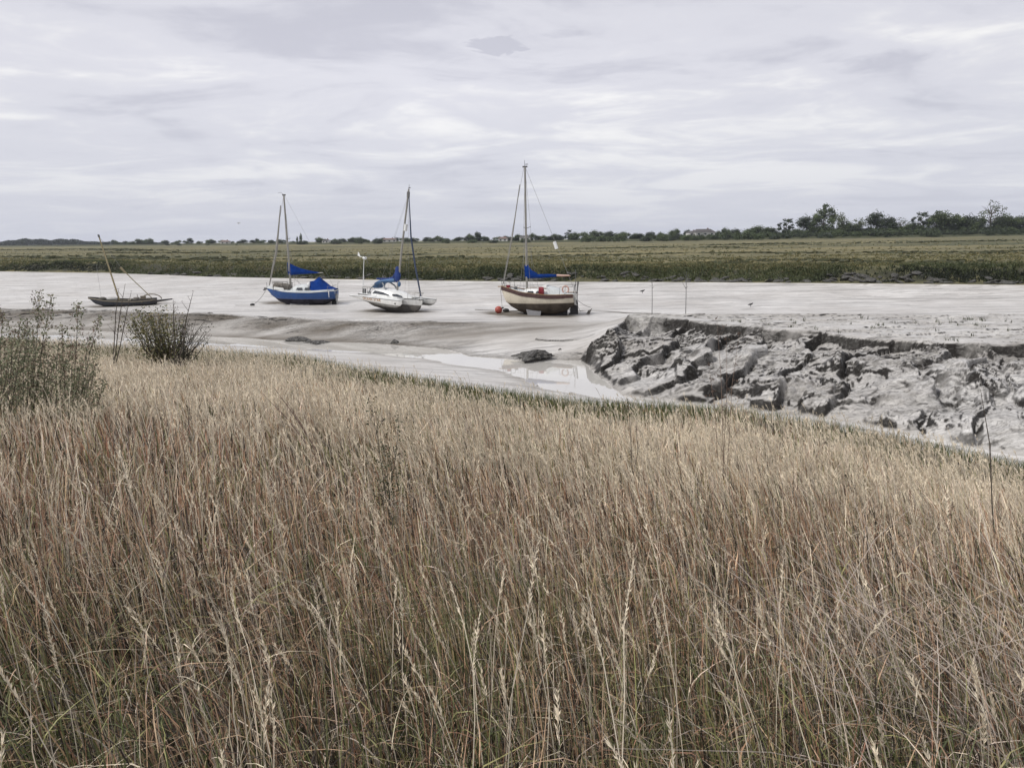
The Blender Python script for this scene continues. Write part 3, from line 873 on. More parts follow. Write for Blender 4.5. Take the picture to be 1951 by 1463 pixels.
stay(sloop, (3.30, 0, 2.5), (mx + 0.02, 0, mt - 0.1), 0.012, "forestay")
MB().tube([(3.15, 0, 2.75), (2.2, 0, 6.8), (1.38, 0, 11.1)], [0.045, 0.055, 0.035], 6).build("furled_jib", M_ALU, sloop)
stay(sloop, (-3.3, 0, 2.2), (mx - 0.12, 0, mt), 0.012, "backstay")
MB().tube([(-1.58, 0.0, 6.3), (-1.78, 0.0, 5.7)], 0.15, 8).build("radar_reflector", M_WHITE, sloop)
MB().tube([(mx, 0, 3.35), (-2.95, 0, 3.42)], 0.06, 6).build("boom", M_WOOD, sloop)
rings = []
for x, zc, rz, ry in ((mx + 0.13, 3.85, 0.62, 0.13), (mx - 0.12, 3.80, 0.60, 0.17), (mx - 0.4, 3.58, 0.38, 0.18), (mx - 0.9, 3.46, 0.23, 0.16), (0.0, 3.40, 0.17, 0.14), (-0.9, 3.43, 0.16, 0.12), (-1.75, 3.44, 0.11, 0.10)):
    rings.append([(x + 0.02*math.sin(a*3), ry * math.cos(a), zc + rz * math.sin(a)) for a in np.linspace(0, 2*math.pi, 11)[:-1]])
MB().rings(rings).build("sail_cover", M_BLUEC, sloop)
MB().tube([(-1.75, 0, 3.47), (-2.3, 0, 3.45), (-2.85, 0, 3.44)], [0.10, 0.085, 0.07]).build("furled_sail_end", M_LIFE, sloop)
def stanchions(parent, L_, bm, sh, ss, h=0.55, wire=True, r=0.014, x0=0.0, y0=0.0):
    for sg in (-1, 1):
        top = []
        for s in ss:
            x = x0 - L_/2 + L_*s; y = y0 + sg * (lerp_tab(bm, s) - 0.05); z = lerp_tab(sh, s)
            MB().tube([(x, y, z), (x, y, z + h)], r, 4).build("stanchion", M_ALU, parent)
            top.append((x, y, z + h))
        MB().tube(top, r * 0.6, 4).build("guard_wire", M_WIRE, parent)
stanchions(sloop, L_, bm, sh, [0.30, 0.45, 0.60, 0.73])
m = MB()
m.tube([(2.3, -0.55, 2.35), (2.35, -0.55, 2.95), (3.0, -0.22, 3.02), (3.38, 0, 3.05), (3.0, 0.22, 3.02), (2.35, 0.55, 2.95), (2.3, 0.55, 2.35)], 0.022, 5)
m.tube([(3.38, 0, 3.05), (3.25, 0, 2.5)], 0.022, 5); m.tube([(3.0, -0.22, 3.02), (3.0, -0.2, 2.45)], 0.022, 5); m.tube([(3.0, 0.22, 3.02), (3.0, 0.2, 2.45)], 0.022, 5)
m.build("pulpit", M_DARKALU, sloop)
MB().box((3.42, 0, 2.50), (0.5, 0.16, 0.07)).build("bow_roller", M_WOOD, sloop)
m = MB()
m.tube([(-2.2, -0.85, 1.9), (-2.25, -0.85, 2.55), (-3.2, -0.7, 2.55), (-3.3, 0.0, 2.55), (-3.2, 0.7, 2.55), (-2.25, 0.85, 2.55), (-2.2, 0.85, 1.9)], 0.02, 5)
m.tube([(-3.25, -0.6, 1.9), (-3.25, -0.6, 3.9)], 0.028, 5)
m.build("pushpit", M_DARKALU, sloop)
m = MB(); m.tube([(-2.75 + 0.27*math.cos(a), 0.88, 2.36 + 0.30*math.sin(a)) for a in np.linspace(-1.0, 4.14, 14)], 0.065, 6)
m.build("lifebuoy", M_LIFE, sloop)
MB().ball((2.0, 0.1, 2.38), 0.17).build("anchor_windlass", M_DARKALU, sloop)
MB().box((2.62, 0.22, 2.55), (0.30, 0.22, 0.2)).build("red_fender", M_REDCOV, sloop)

# ---- blue sloop ------------------------------------------------------------------
p = drop(575, 580)
bb = empty("sailing_yacht", (p.x, p.y + 0.3, p.z - 0.10), (R(-1), 0, R(176)))
tag(bb, "blue hulled sailing yacht with blue cockpit tent and grey mesh covered foredeck on the mud", "sailing boat", "boats aground on the mudflat")
L_ = 7.25
bm = [(0, 0.78), (0.2, 1.06), (0.5, 1.20), (0.75, 0.92), (0.9, 0.46), (1.0, 0.03)]
sh = [(0, 1.50), (0.35, 1.38), (0.65, 1.44), (1.0, 1.78)]
kl = [(0, 0.66), (0.05, 0.44), (0.15, 0.10), (0.45, 0.0), (0.68, 0.05), (0.80, 0.34), (0.92, 0.94), (1.0, 1.62)]
mh = two_tone("blue_topsides", (0.012, 0.060, 0.205), (0.010, 0.010, 0.011), 0.70, slope=-0.015, rough=0.3, stain=(0.10, 0.09, 0.12))
hull_mb(L_, bm, sh, kl, 2.6, 2.7).build("hull", mh, bb)
m = MB()
for sg in (-1, 1):
    A = []
    for s in np.linspace(0, 1, 30):
        b = lerp_tab(bm, s); z = lerp_tab(sh, s); x = -L_/2 + L_*s
        A.append([(x, sg*(b + 0.03), z - 0.03), (x, sg*(b + 0.028), z + 0.02), (x, sg*(b - 0.05), z + 0.17), (x, sg*(b - 0.12), z + 0.17), (x, sg*(b - 0.08), z - 0.03)])
    m.rings(A, closed=True)
m.build("bulwark", M_GREYW, bb)
MB().tube([(-L_/2 - 0.01, y, 1.50) for y in np.linspace(-0.8, 0.8, 5)], 0.05, 6).build("transom_capping", M_GREYW, bb)
deck_mb(L_, bm, sh, 0.08, 0.02, -0.10).build("deck", M_GREYW, bb)
cb = cabin_mb([(-1.35, 0.70, 0.60, 1.50, 2.02), (-0.3, 0.74, 0.62, 1.5, 2.08), (0.35, 0.66, 0.54, 1.52, 2.02), (0.95, 0.56, 0.40, 1.55, 1.72), (1.5, 0.40, 0.30, 1.56, 1.64)]).build("cabin", M_GREYW, bb)
for sg in (-1, 1):
    for x0, x1 in ((-1.15, -0.55), (-0.35, 0.30)):
        window_on(cb, "window", x0, x1, 0.775, 0.69, 1.62, 1.84, sg, (0.04, 0.10))
    window_on(cb, "porthole", 1.05, 1.42, 0.62, 0.52, 1.57, 1.64, sg)
# cockpit tent over boom end
rg_ = [[(-1.10, -0.72, 1.62), (-1.05, -0.60, 2.10), (-1.02, -0.35, 2.42), (-1.02, 0.35, 2.42), (-1.05, 0.60, 2.10), (-1.10, 0.72, 1.62)],
       [(-1.45, -0.86, 1.56), (-1.45, -0.70, 2.15), (-1.45, -0.3, 2.50), (-1.45, 0.3, 2.50), (-1.45, 0.70, 2.15), (-1.45, 0.86, 1.56)],
       [(-1.95, -0.98, 1.50), (-1.95, -0.62, 2.25), (-1.95, -0.08, 2.86), (-1.95, 0.08, 2.86), (-1.95, 0.62, 2.25), (-1.95, 0.98, 1.50)],
       [(-2.45, -0.98, 1.50), (-2.45, -0.60, 1.98), (-2.45, -0.10, 2.44), (-2.45, 0.10, 2.44), (-2.45, 0.60, 1.98), (-2.45, 0.98, 1.50)],
       [(-3.05, -0.90, 1.56), (-3.05, -0.55, 1.76), (-3.05, -0.12, 1.95), (-3.05, 0.12, 1.95), (-3.05, 0.55, 1.76), (-3.05, 0.90, 1.56)],
       [(-3.62, -0.78, 1.60), (-3.62, -0.5, 1.66), (-3.62, -0.12, 1.70), (-3.62, 0.12, 1.70), (-3.62, 0.5, 1.66), (-3.62, 0.78, 1.60)]]
MB().rings(rg_).build("cockpit_tent", M_BLUEC, bb)
MB().ball((-0.98, 0.45, 2.10), 0.30, sc=(0.6, 1.2, 1)).build("tent_window", M_WHITE, bb)
# mesh covered bundle on the foredeck
rg_ = []
for x, wd, z1 in ((0.95, 0.30, 1.80), (1.15, 0.55, 2.12), (1.7, 0.66, 2.22), (2.3, 0.55, 2.28), (2.75, 0.38, 2.26), (2.95, 0.20, 2.05)):
    rg_.append([(x, -wd, 1.62), (x, -wd * 1.02, z1 - 0.18), (x, -wd * 0.6, z1), (x, wd * 0.6, z1), (x, wd * 1.02, z1 - 0.18), (x, wd, 1.62)])
MB().rings(rg_).build("foredeck_cover", M_FERN, bb)
m = MB()
for i, x in enumerate((1.2, 1.7, 2.2, 2.7)):
    m.tube([(x, -0.72, 1.6), (x, -0.66, 2.28)], 0.03, 4); m.tube([(x, 0.72, 1.6), (x, 0.66, 2.28)], 0.03, 4)
m.tube([(1.1, -0.68, 2.20), (1.8, -0.70, 2.33), (2.7, -0.5, 2.36), (3.05, 0, 2.34), (2.7, 0.5, 2.36), (1.8, 0.70, 2.33), (1.1, 0.68, 2.20)], 0.03, 5)
m.build("pulpit", M_FERN, bb)
MB().plate([(1.45, 0.98, 1.62), (2.75, 0.66, 1.70), (2.6, 0.66, 1.95), (1.55, 0.96, 1.84)], 0.03, 1).build("weather_cloth", M_WHITE, bb)
m = MB(); m.tube([(3.45, 0, 1.78), (3.95, 0, 1.55), (4.05, 0, 1.62)], 0.06, 5); m.tube([(3.62, -0.05, 1.75), (3.66, -0.05, 2.35)], 0.02, 4); m.box((3.78, 0, 1.72), (0.3, 0.12, 0.18))
m.build("bow_anchor", M_DARKALU, bb)
mx, mt = 1.12, 11.0
MB().tube([(mx, 0, 1.66), (mx, 0, 6.0), (mx + 0.02, 0, mt)], [0.115, 0.105, 0.085], 8).build("mast", M_ALU, bb)
m = MB(); m.box((mx, 0, mt + 0.02), (0.34, 0.09, 0.14)); m.tube([(mx, 0, mt + 0.05), (mx + 0.35, 0, mt + 0.28), (mx + 0.60, 0, mt + 0.20)], 0.015, 4)
m.build("masthead_fitting", M_DARKALU, bb)
MB().tube([(3.36, 0, 2.05), (2.35, 0, 5.4), (mx + 0.42, 0, mt - 1.0)], [0.055, 0.11, 0.05], 7).build("furled_jib", M_ALU, bb)
stay(bb, (3.45, 0, 1.8), (mx + 0.04, 0, mt - 0.05), 0.014, "forestay")
stay(bb, (-3.5, 0, 1.6), (mx - 0.04, 0, mt), 0.008, "backstay")
for sg in (-1, 1):
    stay(bb, (mx, 0, mt - 0.2), (mx - 0.05, sg * 1.12, 1.5), 0.008)
    stay(bb, (mx, 0, 6.2), (mx - 0.6, sg * 1.12, 1.5), 0.008)
    MB().tube([(mx, 0, 6.7), (mx - 0.1, sg * 0.7, 6.75)], 0.022, 4).build("spreader", M_DARKALU, bb)
stay(bb, (mx - 0.05, 0, 3.05), (mx - 1.0, -0.3, 2.1), 0.014, "kicker")
MB().tube([(mx, 0, 3.18), (-2.35, 0, 3.28)], 0.055, 6).build("boom", M_ALU, bb)
rings = []
for x, z0, z1, ry in ((mx + 0.16, 3.05, 4.40, 0.10), (mx - 0.05, 3.02, 4.32, 0.15), (mx - 0.5, 3.08, 4.05, 0.15), (mx - 1.3, 3.14, 3.72, 0.12), (-1.5, 3.20, 3.42, 0.09), (-2.0, 3.22, 3.34, 0.06)):
    rings.append([(x, ry * math.cos(a) * (1.0 if math.sin(a) < 0 else 0.6), (z0 + z1) / 2 + (z1 - z0) / 2 * math.sin(a)) for a in np.linspace(0, 2*math.pi, 11)[:-1]])
MB().rings(rings).build("sail_cover", M_BLUEC, bb)
for sg in (-1, 1):
    m = MB(); m.rings([[(1.15, sg*0.50, 0.35), (-1.0, sg*0.50, 0.32), (-1.0, sg*0.6, 0.32), (1.15, sg*0.6, 0.35)], [(0.9, sg*0.86, 0.0), (-0.85, sg*0.86, 0.0), (-0.85, sg*0.95, 0.0), (0.9, sg*0.95, 0.0)]])
    m.build("bilge_keel", M_KEELGREY, bb, smooth=False)
MB().plate([(1.2, 0, 0.2), (1.0, 0, -0.02), (-1.6, 0, -0.02), (-2.2, 0, 0.35)], 0.2, 1).build("keel", M_BLACKP, bb)
MB().plate([(-3.10, 0, 0.62), (-3.08, 0, 0.02), (-3.60, 0, 0.0), (-3.66, 0, 1.55), (-3.58, 0, 1.55)], 0.08, 1).build("rudder", M_BLACKP, bb)
m = MB(); m.box((-2.66, 0.12, 0.36), (0.06, 0.1, 0.34), 0.2); m.box((-2.42, 0.12, 0.30), (0.3, 0.06, 0.10)); m.tube([(-2.2, 0, 0.35), (-2.7, 0, 0.33)], 0.035)
m.build("propeller", M_WHITE, bb)
m = MB(); m.box((-3.75, 0.30, 0.95), (0.26, 0.24, 0.42), taper=0.8); m.box((-3.72, 0.30, 0.62), (0.16, 0.16, 0.36)); m.tube([(-3.72, 0.30, 0.5), (-3.72, 0.30, 0.08)], 0.06)
m.build("outboard", M_OUTB, bb)
m = MB(); m.tube([(-3.58, -0.6, 1.5), (-3.66, -0.6, 2.25), (-3.85, -0.6, 2.32)], 0.02, 4); m.tube([(-3.0, -0.9, 1.5), (-3.0, -0.9, 1.95), (-3.5, -0.7, 2.0), (-3.55, 0.7, 2.0), (-3.0, 0.9, 1.95), (-3.0, 0.9, 1.5)], 0.018, 4)
m.build("pushpit", M_ALU, bb)
MB().plate([(-3.08, 1.0, 1.50), (-3.12, 0.98, 0.85), (-3.15, 0.98, 0.85), (-3.19, 0.99, 1.50)], 0.03, 1).build("fender_board", M_WHITE, bb)

# ---- white trimaran ----------------------------------------------------------------
p = drop(753, 594)
tri = empty("trimaran", (p.x - 0.5, p.y + 0.8, p.z - 0.05), (R(-2.5), R(4.0), R(-32)))
tag(tri, "white trimaran with wind generator pole and folded blue hood lying on the mud", "trimaran", "boats aground on the mudflat")
L_ = 7.3
bm = [(0, 0.62), (0.2, 0.86), (0.5, 0.92), (0.75, 0.70), (0.92, 0.26), (1.0, 0.03)]
sh = [(0, 1.36), (0.5, 1.40), (1.0, 1.52)]
kl = [(0, 0.95), (0.10, 0.62), (0.25, 0.26), (0.5, 0.02), (0.78, 0.06), (0.90, 0.22), (0.965, 0.60), (1.0, 1.2)]
mh = two_tone("trimaran_topsides", (0.66, 0.66, 0.64), (0.12, 0.12, 0.115), 0.80, slope=-0.02, rough=0.35, stripe=(0.0, 0.05, (0.02, 0.02, 0.02)), stain=(0.33, 0.29, 0.25))
hull_mb(L_, bm, sh, kl, 2.4, 1.9).build("main_hull", mh, tri)
rail_mb(L_, bm, sh, 0.035, lift=-0.03, out=0.015).build("rubbing_strake", M_DARKALU, tri)
deck_mb(L_, bm, sh, 0.06, 0.0, 0.01).build("deck", M_WHITE, tri)
FB = [(0, 0.03), (0.12, 0.17), (0.45, 0.33), (0.75, 0.30), (0.93, 0.18), (1.0, 0.03)]
FS = [(0, 1.22), (0.3, 1.32), (1.0, 1.36)]
FK = [(0, 1.16), (0.12, 1.08), (0.4, 0.80), (0.7, 0.64), (0.88, 0.66), (0.96, 0.84), (1.0, 1.10)]
mf = two_tone("float_topsides", (0.70, 0.70, 0.68), (0.27, 0.27, 0.26), 0.90, slope=0.02, rough=0.35, stripe=(0.0, 0.03, (0.03, 0.03, 0.03)), stain=(0.36, 0.34, 0.30))
FL, FX, FY = 6.25, 0.19, 2.45
for sg in (-1, 1):
    m = hull_mb(FL, FB, FS, FK, 2.6, 2.2, x0=FX)
    fl = m.build("float", mf, tri); fl.location = (0, sg * FY, 0.06)
    fd = deck_mb(FL, FB, FS, 0.05, 0.0, 0.0, x0=FX).build("float_deck", M_WHITE, fl)
    rail_mb(FL, FB, FS, 0.024, x0=FX, lift=-0.02, out=0.012).build("rubbing_strake", M_DARKALU, fl)
    if sg < 0:
        # name lettering on the outer side, fitted to the curve of the float
        cu = bpy.data.curves.new("name_lettering", "FONT"); cu.body = "OCEAN STAR"; cu.size = 0.33; cu.extrude = 0.004; cu.offset = 0.008
        cu.align_x = "CENTER"; cu.space_character = 1.12
        tmp = bpy.data.objects.new("name_lettering_tmp", cu); COL.objects.link(tmp)
        bpy.context.view_layer.update()
        me = bpy.data.meshes.new_from_object(tmp.evaluated_get(bpy.context.evaluated_depsgraph_get()))
        bpy.data.objects.remove(tmp)
        me.materials.clear(); me.materials.append(paint("orange_lettering", (0.32, 0.17, 0.07), 0.6, 0.1))
        for v_ in me.vertices:
            s_ = (v_.co.x - 0.0 - (FX - FL/2)) / FL
            xx = v_.co.x - 0.0; zz = v_.co.y + 1.06
            zs, zk, b = lerp_tab(FS, s_), lerp_tab(FK, s_), lerp_tab(FB, s_)
            q = min(max((zs - zz) / (zs - zk), 0), 1) ** (2.2 / 2); yy = b * math.sqrt(max(1 - q * q, 0)) ** (2 / 2.6)
            v_.co = (xx, -yy - 0.008 - v_.co.z, zz)
        lo = bpy.data.objects.new("name_lettering", me); COL.objects.link(lo); lo.parent = fl
        # small dark hull badge near the bow
        m = MB(); m.plate([(2.62, -0.315, 1.06), (2.84, -0.30, 0.98), (2.84, -0.30, 1.14)], 0.03, 1); m.ball((2.76, -0.315, 1.06), 0.07, sc=(1, 0.3, 1))
        m.build("hull_badge", M_DARKALU, fl)
for x in (1.6, -1.2):
    for sg in (-1, 1):
        m = MB(); m.rings([[(x + 0.5, sg*0.75, 1.26), (x + 0.5, sg*0.75, 1.42), (x - 0.5, sg*0.75, 1.42), (x - 0.5, sg*0.75, 1.26)], [(x + 0.32, sg*(FY - 0.12), 1.22), (x + 0.32, sg*(FY - 0.12), 1.36), (x - 0.32, sg*(FY - 0.12), 1.36), (x - 0.32, sg*(FY - 0.12), 1.22)]])
        m.build("cross_beam", M_WHITE, tri)
for sg in (-1, 1):
    m = MB(); m.rings([[(1.25, sg*0.8, 1.385), (1.25, sg*(FY - 0.2), 1.35), (1.25, sg*(FY - 0.2), 1.33), (1.25, sg*0.8, 1.36)], [(-0.85, sg*0.8, 1.385), (-0.85, sg*(FY - 0.2), 1.33), (-0.85, sg*(FY - 0.2), 1.31), (-0.85, sg*0.8, 1.36)]])
    m.build("wing_deck", M_WHITE, tri)
cb = cabin_mb([(-1.5, 1.15, 1.0, 1.36, 1.88), (-1.0, 1.2, 1.05, 1.36, 2.0), (0.2, 1.15, 0.95, 1.36, 2.02), (1.2, 0.85, 0.66, 1.38, 1.90), (2.0, 0.62, 0.42, 1.40, 1.66), (2.4, 0.42, 0.26, 1.42, 1.5)]).build("cabin", M_WHITE, tri)
def curve_window(parent, name, pts, yo, sg):
    m = MB(); A = [(x, sg * y, z) for x, y, z in pts]
    m.plate(A, 0.04, 1).build(name, M_GLASS, parent, smooth=False)
curve_window(cb, "window", [(-1.35, 1.14, 1.60), (-0.2, 1.125, 1.60), (0.55, 1.06, 1.58), (0.55, 1.06, 1.63), (-0.15, 1.06, 1.80), (-1.1, 1.10, 1.86)], 0, -1)
curve_window(cb, "window", [(-1.35, 1.14, 1.60), (-0.2, 1.125, 1.60), (0.55, 1.06, 1.58), (0.55, 1.06, 1.63), (-0.15, 1.06, 1.80), (-1.1, 1.10, 1.86)], 0, 1)
for sg in (-1, 1):
    m = MB(); m.rings([[(0.85, sg*0.965, 1.58), (0.85, sg*0.93, 1.72), (0.85, sg*0.90, 1.72), (0.85, sg*0.93, 1.58)], [(1.25, sg*0.84, 1.56), (1.25, sg*0.80, 1.76), (1.25, sg*0.77, 1.76), (1.25, sg*0.81, 1.56)], [(1.8, sg*0.70, 1.53), (1.8, sg*0.66, 1.62), (1.8, sg*0.63, 1.62), (1.8, sg*0.67, 1.53)]])
    m.build("window", M_GLASS, cb, smooth=False)
# hood hoops and folded hood
m = MB()
m.tube([(-2.05, -0.95, 1.5), (-1.75, -0.9, 2.05), (-1.35, -0.6, 2.62), (-1.25, 0, 2.74), (-1.35, 0.6, 2.62), (-1.75, 0.9, 2.05), (-2.05, 0.95, 1.5)], 0.05, 6)
m.tube([(-0.1, -0.8, 2.05), (-0.35, -0.75, 2.38), (-0.75, -0.55, 2.62), (-0.8, 0, 2.70), (-0.75, 0.55, 2.62), (-0.35, 0.75, 2.38), (-0.1, 0.8, 2.05)], 0.07, 6)
m.build("hood_hoop", paint("hood_grey", (0.20, 0.22, 0.24), 0.8, 0.3), tri)
rings = []
for x, y_, z, rr in ((-1.78, 0.75, 2.10, 0.10), (-1.48, 0.8, 2.48, 0.14), (-1.15, 0.8, 2.66, 0.16), (-0.6, 0.6, 2.78, 0.17), (-0.1, 0.3, 2.86, 0.18), (0.3, 0.15, 2.95, 0.20)):
    rings.append([(x - 0.05 * math.sin(a), y_ * math.cos(a), z + rr * math.sin(a)) for a in np.linspace(0, 2*math.pi, 13)[:-1]])
MB().rings(rings).build("folded_hood", M_PALEBLUE, tri)
mx, mt = 0.62, 11.15
MB().tube([(mx, 0, 1.98), (mx + 0.35, 0, 6), (mx + 0.85, 0, mt)], [0.10, 0.095, 0.075], 8).build("mast", M_ALU, tri)
m = MB(); m.box((mx + 0.82, 0, mt - 0.5), (0.24, 0.14, 0.5)); m.tube([(mx + 0.85, 0, mt), (mx + 0.88, 0, mt + 0.38)], 0.022, 4); m.box((mx + 0.92, 0, mt + 0.1), (0.2, 0.05, 0.08))
m.build("masthead_fitting", M_DARKALU, tri)
m = MB(); rings = []
for x, z, rx, rz in ((-1.9, 2.86, 0.1, 0.08), (-0.6, 2.92, 0.12, 0.14), (0.0, 3.02, 0.13, 0.20), (0.22, 3.2, 0.14, 0.40)):
    rings.append([(x, rx * math.cos(a), z + rz * math.sin(a)) for a in np.linspace(0, 2*math.pi, 11)[:-1]])
m.rings(rings)
rings = []
for z, r_ in ((2.75, 0.12), (3.0, 0.24), (3.4, 0.30), (3.8, 0.26), (4.1, 0.24), (4.2, 0.14)):
    rings.append([(mx - 0.05 + r_ * math.cos(a) * (1.25 if z < 3.5 else 1.0), 0.7 * r_ * math.sin(a), z) for a in np.linspace(0, 2*math.pi, 11)[:-1]])
m.rings(rings[::-1])
m.build("sail_cover", M_NAVYC, tri)
MB().tube([(mx, 0, 2.98), (-2.0, 0, 2.86)], 0.05, 6).build("boom", M_ALU, tri)
MB().ball((mx + 0.30, -0.1, 2.62), 0.22, sc=(0.6, 0.8, 1.1)).build("sail_bag", M_PALEBLUE, tri)
m = MB(); m.tube([(3.42, 0, 1.75), (2.6, 0, 4.4), (1.95, 0, 7.0), (mx + 0.92, 0, mt - 0.75)], [0.07, 0.085, 0.075, 0.04], 7)
m.build("furled_jib", paint("dark_jib_cover", (0.035, 0.05, 0.09), 0.8, 0.3), tri)
for sg in (-1, 1):
    stay(tri, (mx + 0.78, 0, mt - 0.8), (mx - 0.5, sg * (FY - 0.1), 1.4), 0.010)
    MB().tube([(mx + 0.42, 0, 6.75), (mx + 0.2, sg * 1.0, 6.82)], 0.024, 5).build("spreader", M_DARKALU, tri)
    stay(tri, (mx + 0.2, sg * 1.0, 6.82), (mx + 0.82, 0, mt - 0.4), 0.009)
    stay(tri, (mx + 0.2, sg * 1.0, 6.82), (mx - 0.1, sg * 1.2, 1.45), 0.009)
MB().tube([(mx + 0.66, 0.0, 7.45), (mx + 0.72, 0.0, 8.05)], 0.16, 8).build("radar_reflector", M_WHITE, tri)
# wind generator
m = MB(); m.tube([(-3.30, -0.35, 1.3), (-3.28, -0.35, 4.55)], 0.032, 6); m.tube([(-3.28, -0.35, 3.4), (-2.95, -0.5, 1.4)], 0.018, 4)
wg = m.build("generator_pole", M_WHITE, tri)
m = MB(); m.ball((-3.20, -0.35, 4.68), 0.15, sc=(1.7, 1, 1)); m.tube([(-3.4, -0.35, 4.7), (-3.85, -0.35, 4.82)], 0.03, 5)
m.plate([(-3.72, -0.35, 4.72), (-4.08, -0.35, 4.84), (-4.06, -0.35, 5.18), (-3.92, -0.35, 5.10)], 0.03, 1)
m.build("wind_generator", M_WHITE, wg)
m = MB()
for k in range(3):
    a = 2.1 * k + 0.5
    m.plate([(-2.92, -0.35 - 0.04*math.sin(a), 4.68 + 0.04*math.cos(a)), (-2.90, -0.35 + 0.48*math.cos(a), 4.68 + 0.48*math.sin(a)), (-2.93, -0.35 + 0.46*math.cos(a+0.2), 4.68 + 0.46*math.sin(a+0.2))], 0.02, 0)
m.build("generator_blades", M_DARKALU, wg)
for sg in (-1, 1):
    for x in (-3.2, -2.6, -1.9, 2.3, 2.9, 3.4):
        MB().tube([(x, sg * 0.5 * (1 if x < 3 else 0.4), 1.4), (x, sg * 0.5 * (1 if x < 3 else 0.4), 2.0)], 0.018, 4).build("stanchion", M_ALU, tri)
m = MB(); m.tube([(2.3, -0.5, 2.0), (2.9, -0.45, 2.02), (3.6, -0.2, 2.05), (3.75, 0, 2.05), (3.6, 0.2, 2.05), (2.9, 0.45, 2.02), (2.3, 0.5, 2.0)], 0.022, 5)
m.build("pulpit", M_ALU, tri)
m = MB(); m.tube([(-1.9, -0.5, 2.0), (-3.2, -0.5, 2.0), (-3.5, 0, 2.0), (-3.2, 0.5, 2.0), (-1.9, 0.5, 2.0)], 0.018, 4)
m.build("pushpit", M_ALU, tri)
m = MB(); m.box((-3.15, -0.30, 1.62), (0.22, 0.25, 0.42)); m.build("outboard", M_DARKALU, tri)
m = MB(); m.box((-2.5, -0.35, 1.55), (0.3, 0.2, 0.24)); m.build("winch_box", M_OUTB, tri)
m = MB(); m.tube([(2.6, -0.25, 1.58), (3.0, -0.3, 1.62), (3.2, 0.1, 1.6)], 0.07, 6); m.build("rope_coil", M_OUTB, tri)

# ---- small dark working boat ----------------------------------------------------------
p = drop(234, 583)
db = empty("open_boat", (p.x, p.y + 0.2, p.z - 0.08), (R(-3), 0, R(200)))
tag(db, "small dark open wooden boat with a leaning yellowish mast beyond the bush", "boat", "boats aground on the mudflat")
L_ = 6.4
bm = [(0, 0.42), (0.2, 0.78), (0.5, 0.92), (0.78, 0.66), (0.93, 0.26), (1.0, 0.03)]
sh = [(0, 0.74), (0.35, 0.66), (0.7, 0.80), (1.0, 1.10)]
kl = [(0, 0.22), (0.1, 0.04), (0.5, 0.0), (0.75, 0.03), (0.9, 0.36), (1.0, 0.98)]
mh = two_tone("workboat_planks", (0.060, 0.065, 0.078), (0.022, 0.022, 0.024), 0.20, rough=0.7, stain=(0.16, 0.15, 0.13))
hull_mb(L_, bm, sh, kl, 2.3, 2.0).build("hull", mh, db)
m = MB()
for sg in (-1, 1):
    m.tube([(-L_/2 + L_*s, sg*(lerp_tab(bm, s) + 0.02), lerp_tab(sh, s) - 0.10) for s in np.linspace(0, 1, 24)], 0.055, 6)
m.build("rubbing_strake", M_OLDWOOD, db)
rail_mb(L_, bm, sh, 0.035, lift=0.0).build("gunwale", M_BLACKM, db)
deck_mb(L_, bm, sh, -0.04, 0.05, 0.16).build("deck", M_OLDWOOD, db)
m = MB(); m.box((-0.6, 0, 0.66), (0.22, 1.5, 0.06)); m.build("thwart", M_OLDWOOD, db)
m = MB(); m.box((0.6, 0, 0.72), (0.22, 1.5, 0.06)); m.build("thwart", M_OLDWOOD, db)
m = MB(); m.rings([[(-1.3 + 0.3*math.cos(a)*1, 0.2 + 0.5*math.sin(a), 0.70 + zz) for a in np.linspace(0, 2*math.pi, 9)[:-1]] for zz in (0, 0.16, 0.22)]); m.build("heaped_net", M_FERN, db)
m = MB(); m.ball((1.0, 0.0, 0.84), 0.26, sc=(2.2, 1.2, 0.7)); m.build("folded_sail", M_OUTB, db)
m = MB(); m.ball((1.9, 0.0, 0.92), 0.2, sc=(1.8, 1.2, 0.8)); m.build("rope_heap", M_ROPE, db)
MB().tube([(0.30, 0, 0.4), (0.85, 0, 3.5), (1.52, 0, 7.25)], [0.085, 0.08, 0.06], 7).build("mast", M_YELWOOD, db)
MB().tube([(1.50, 0, 7.15), (1.55, 0, 7.42)], 0.10, 6).build("masthead_band", M_DARKALU, db)
m = MB(); m.tube([(-2.7, -0.3, 0.8), (-1.2, -0.35, 2.6), (-0.45, -0.4, 3.55)], [0.045, 0.045, 0.055], 6); m.tube([(-0.45, -0.4, 3.5), (-0.05, -0.42, 4.05)], [0.11, 0.12], 6)
m.build("leaning_oar", M_YELWOOD, db)
stay(db, (1.50, 0, 7.25), (-0.1, -0.4, 4.0), 0.014, "forestay")
stay(db, (2.0, 0, 0.8), (2.05, 0.1, 4.4), 0.010, "guy_line")
m = MB(); m.tube([(-2.35 + 1.0*math.cos(a) - 0.3, -0.35, 0.62 + 0.55*math.sin(a)) for a in np.linspace(0, math.pi, 12)], 0.055, 6)
m.build("wooden_hoop", M_OLDWOOD, db)
m = MB(); m.plate([(-2.6, 0.5, 0.32), (-4.75, 0.5, 0.62), (-4.78, 0.5, 0.74), (-2.6, 0.5, 0.60)], 0.12, 1)
m.build("long_plank", paint("dark_plank", (0.035, 0.03, 0.032), 0.7, 0.3), db)
m = MB(); m.box((-1.9, -0.2, 0.85), (0.5, 0.4, 0.35)); m.tube([(-1.4, 0.1, 0.7), (-1.4, 0.1, 1.25)], 0.03, 4); m.build("engine_box", M_OLDWOOD, db)

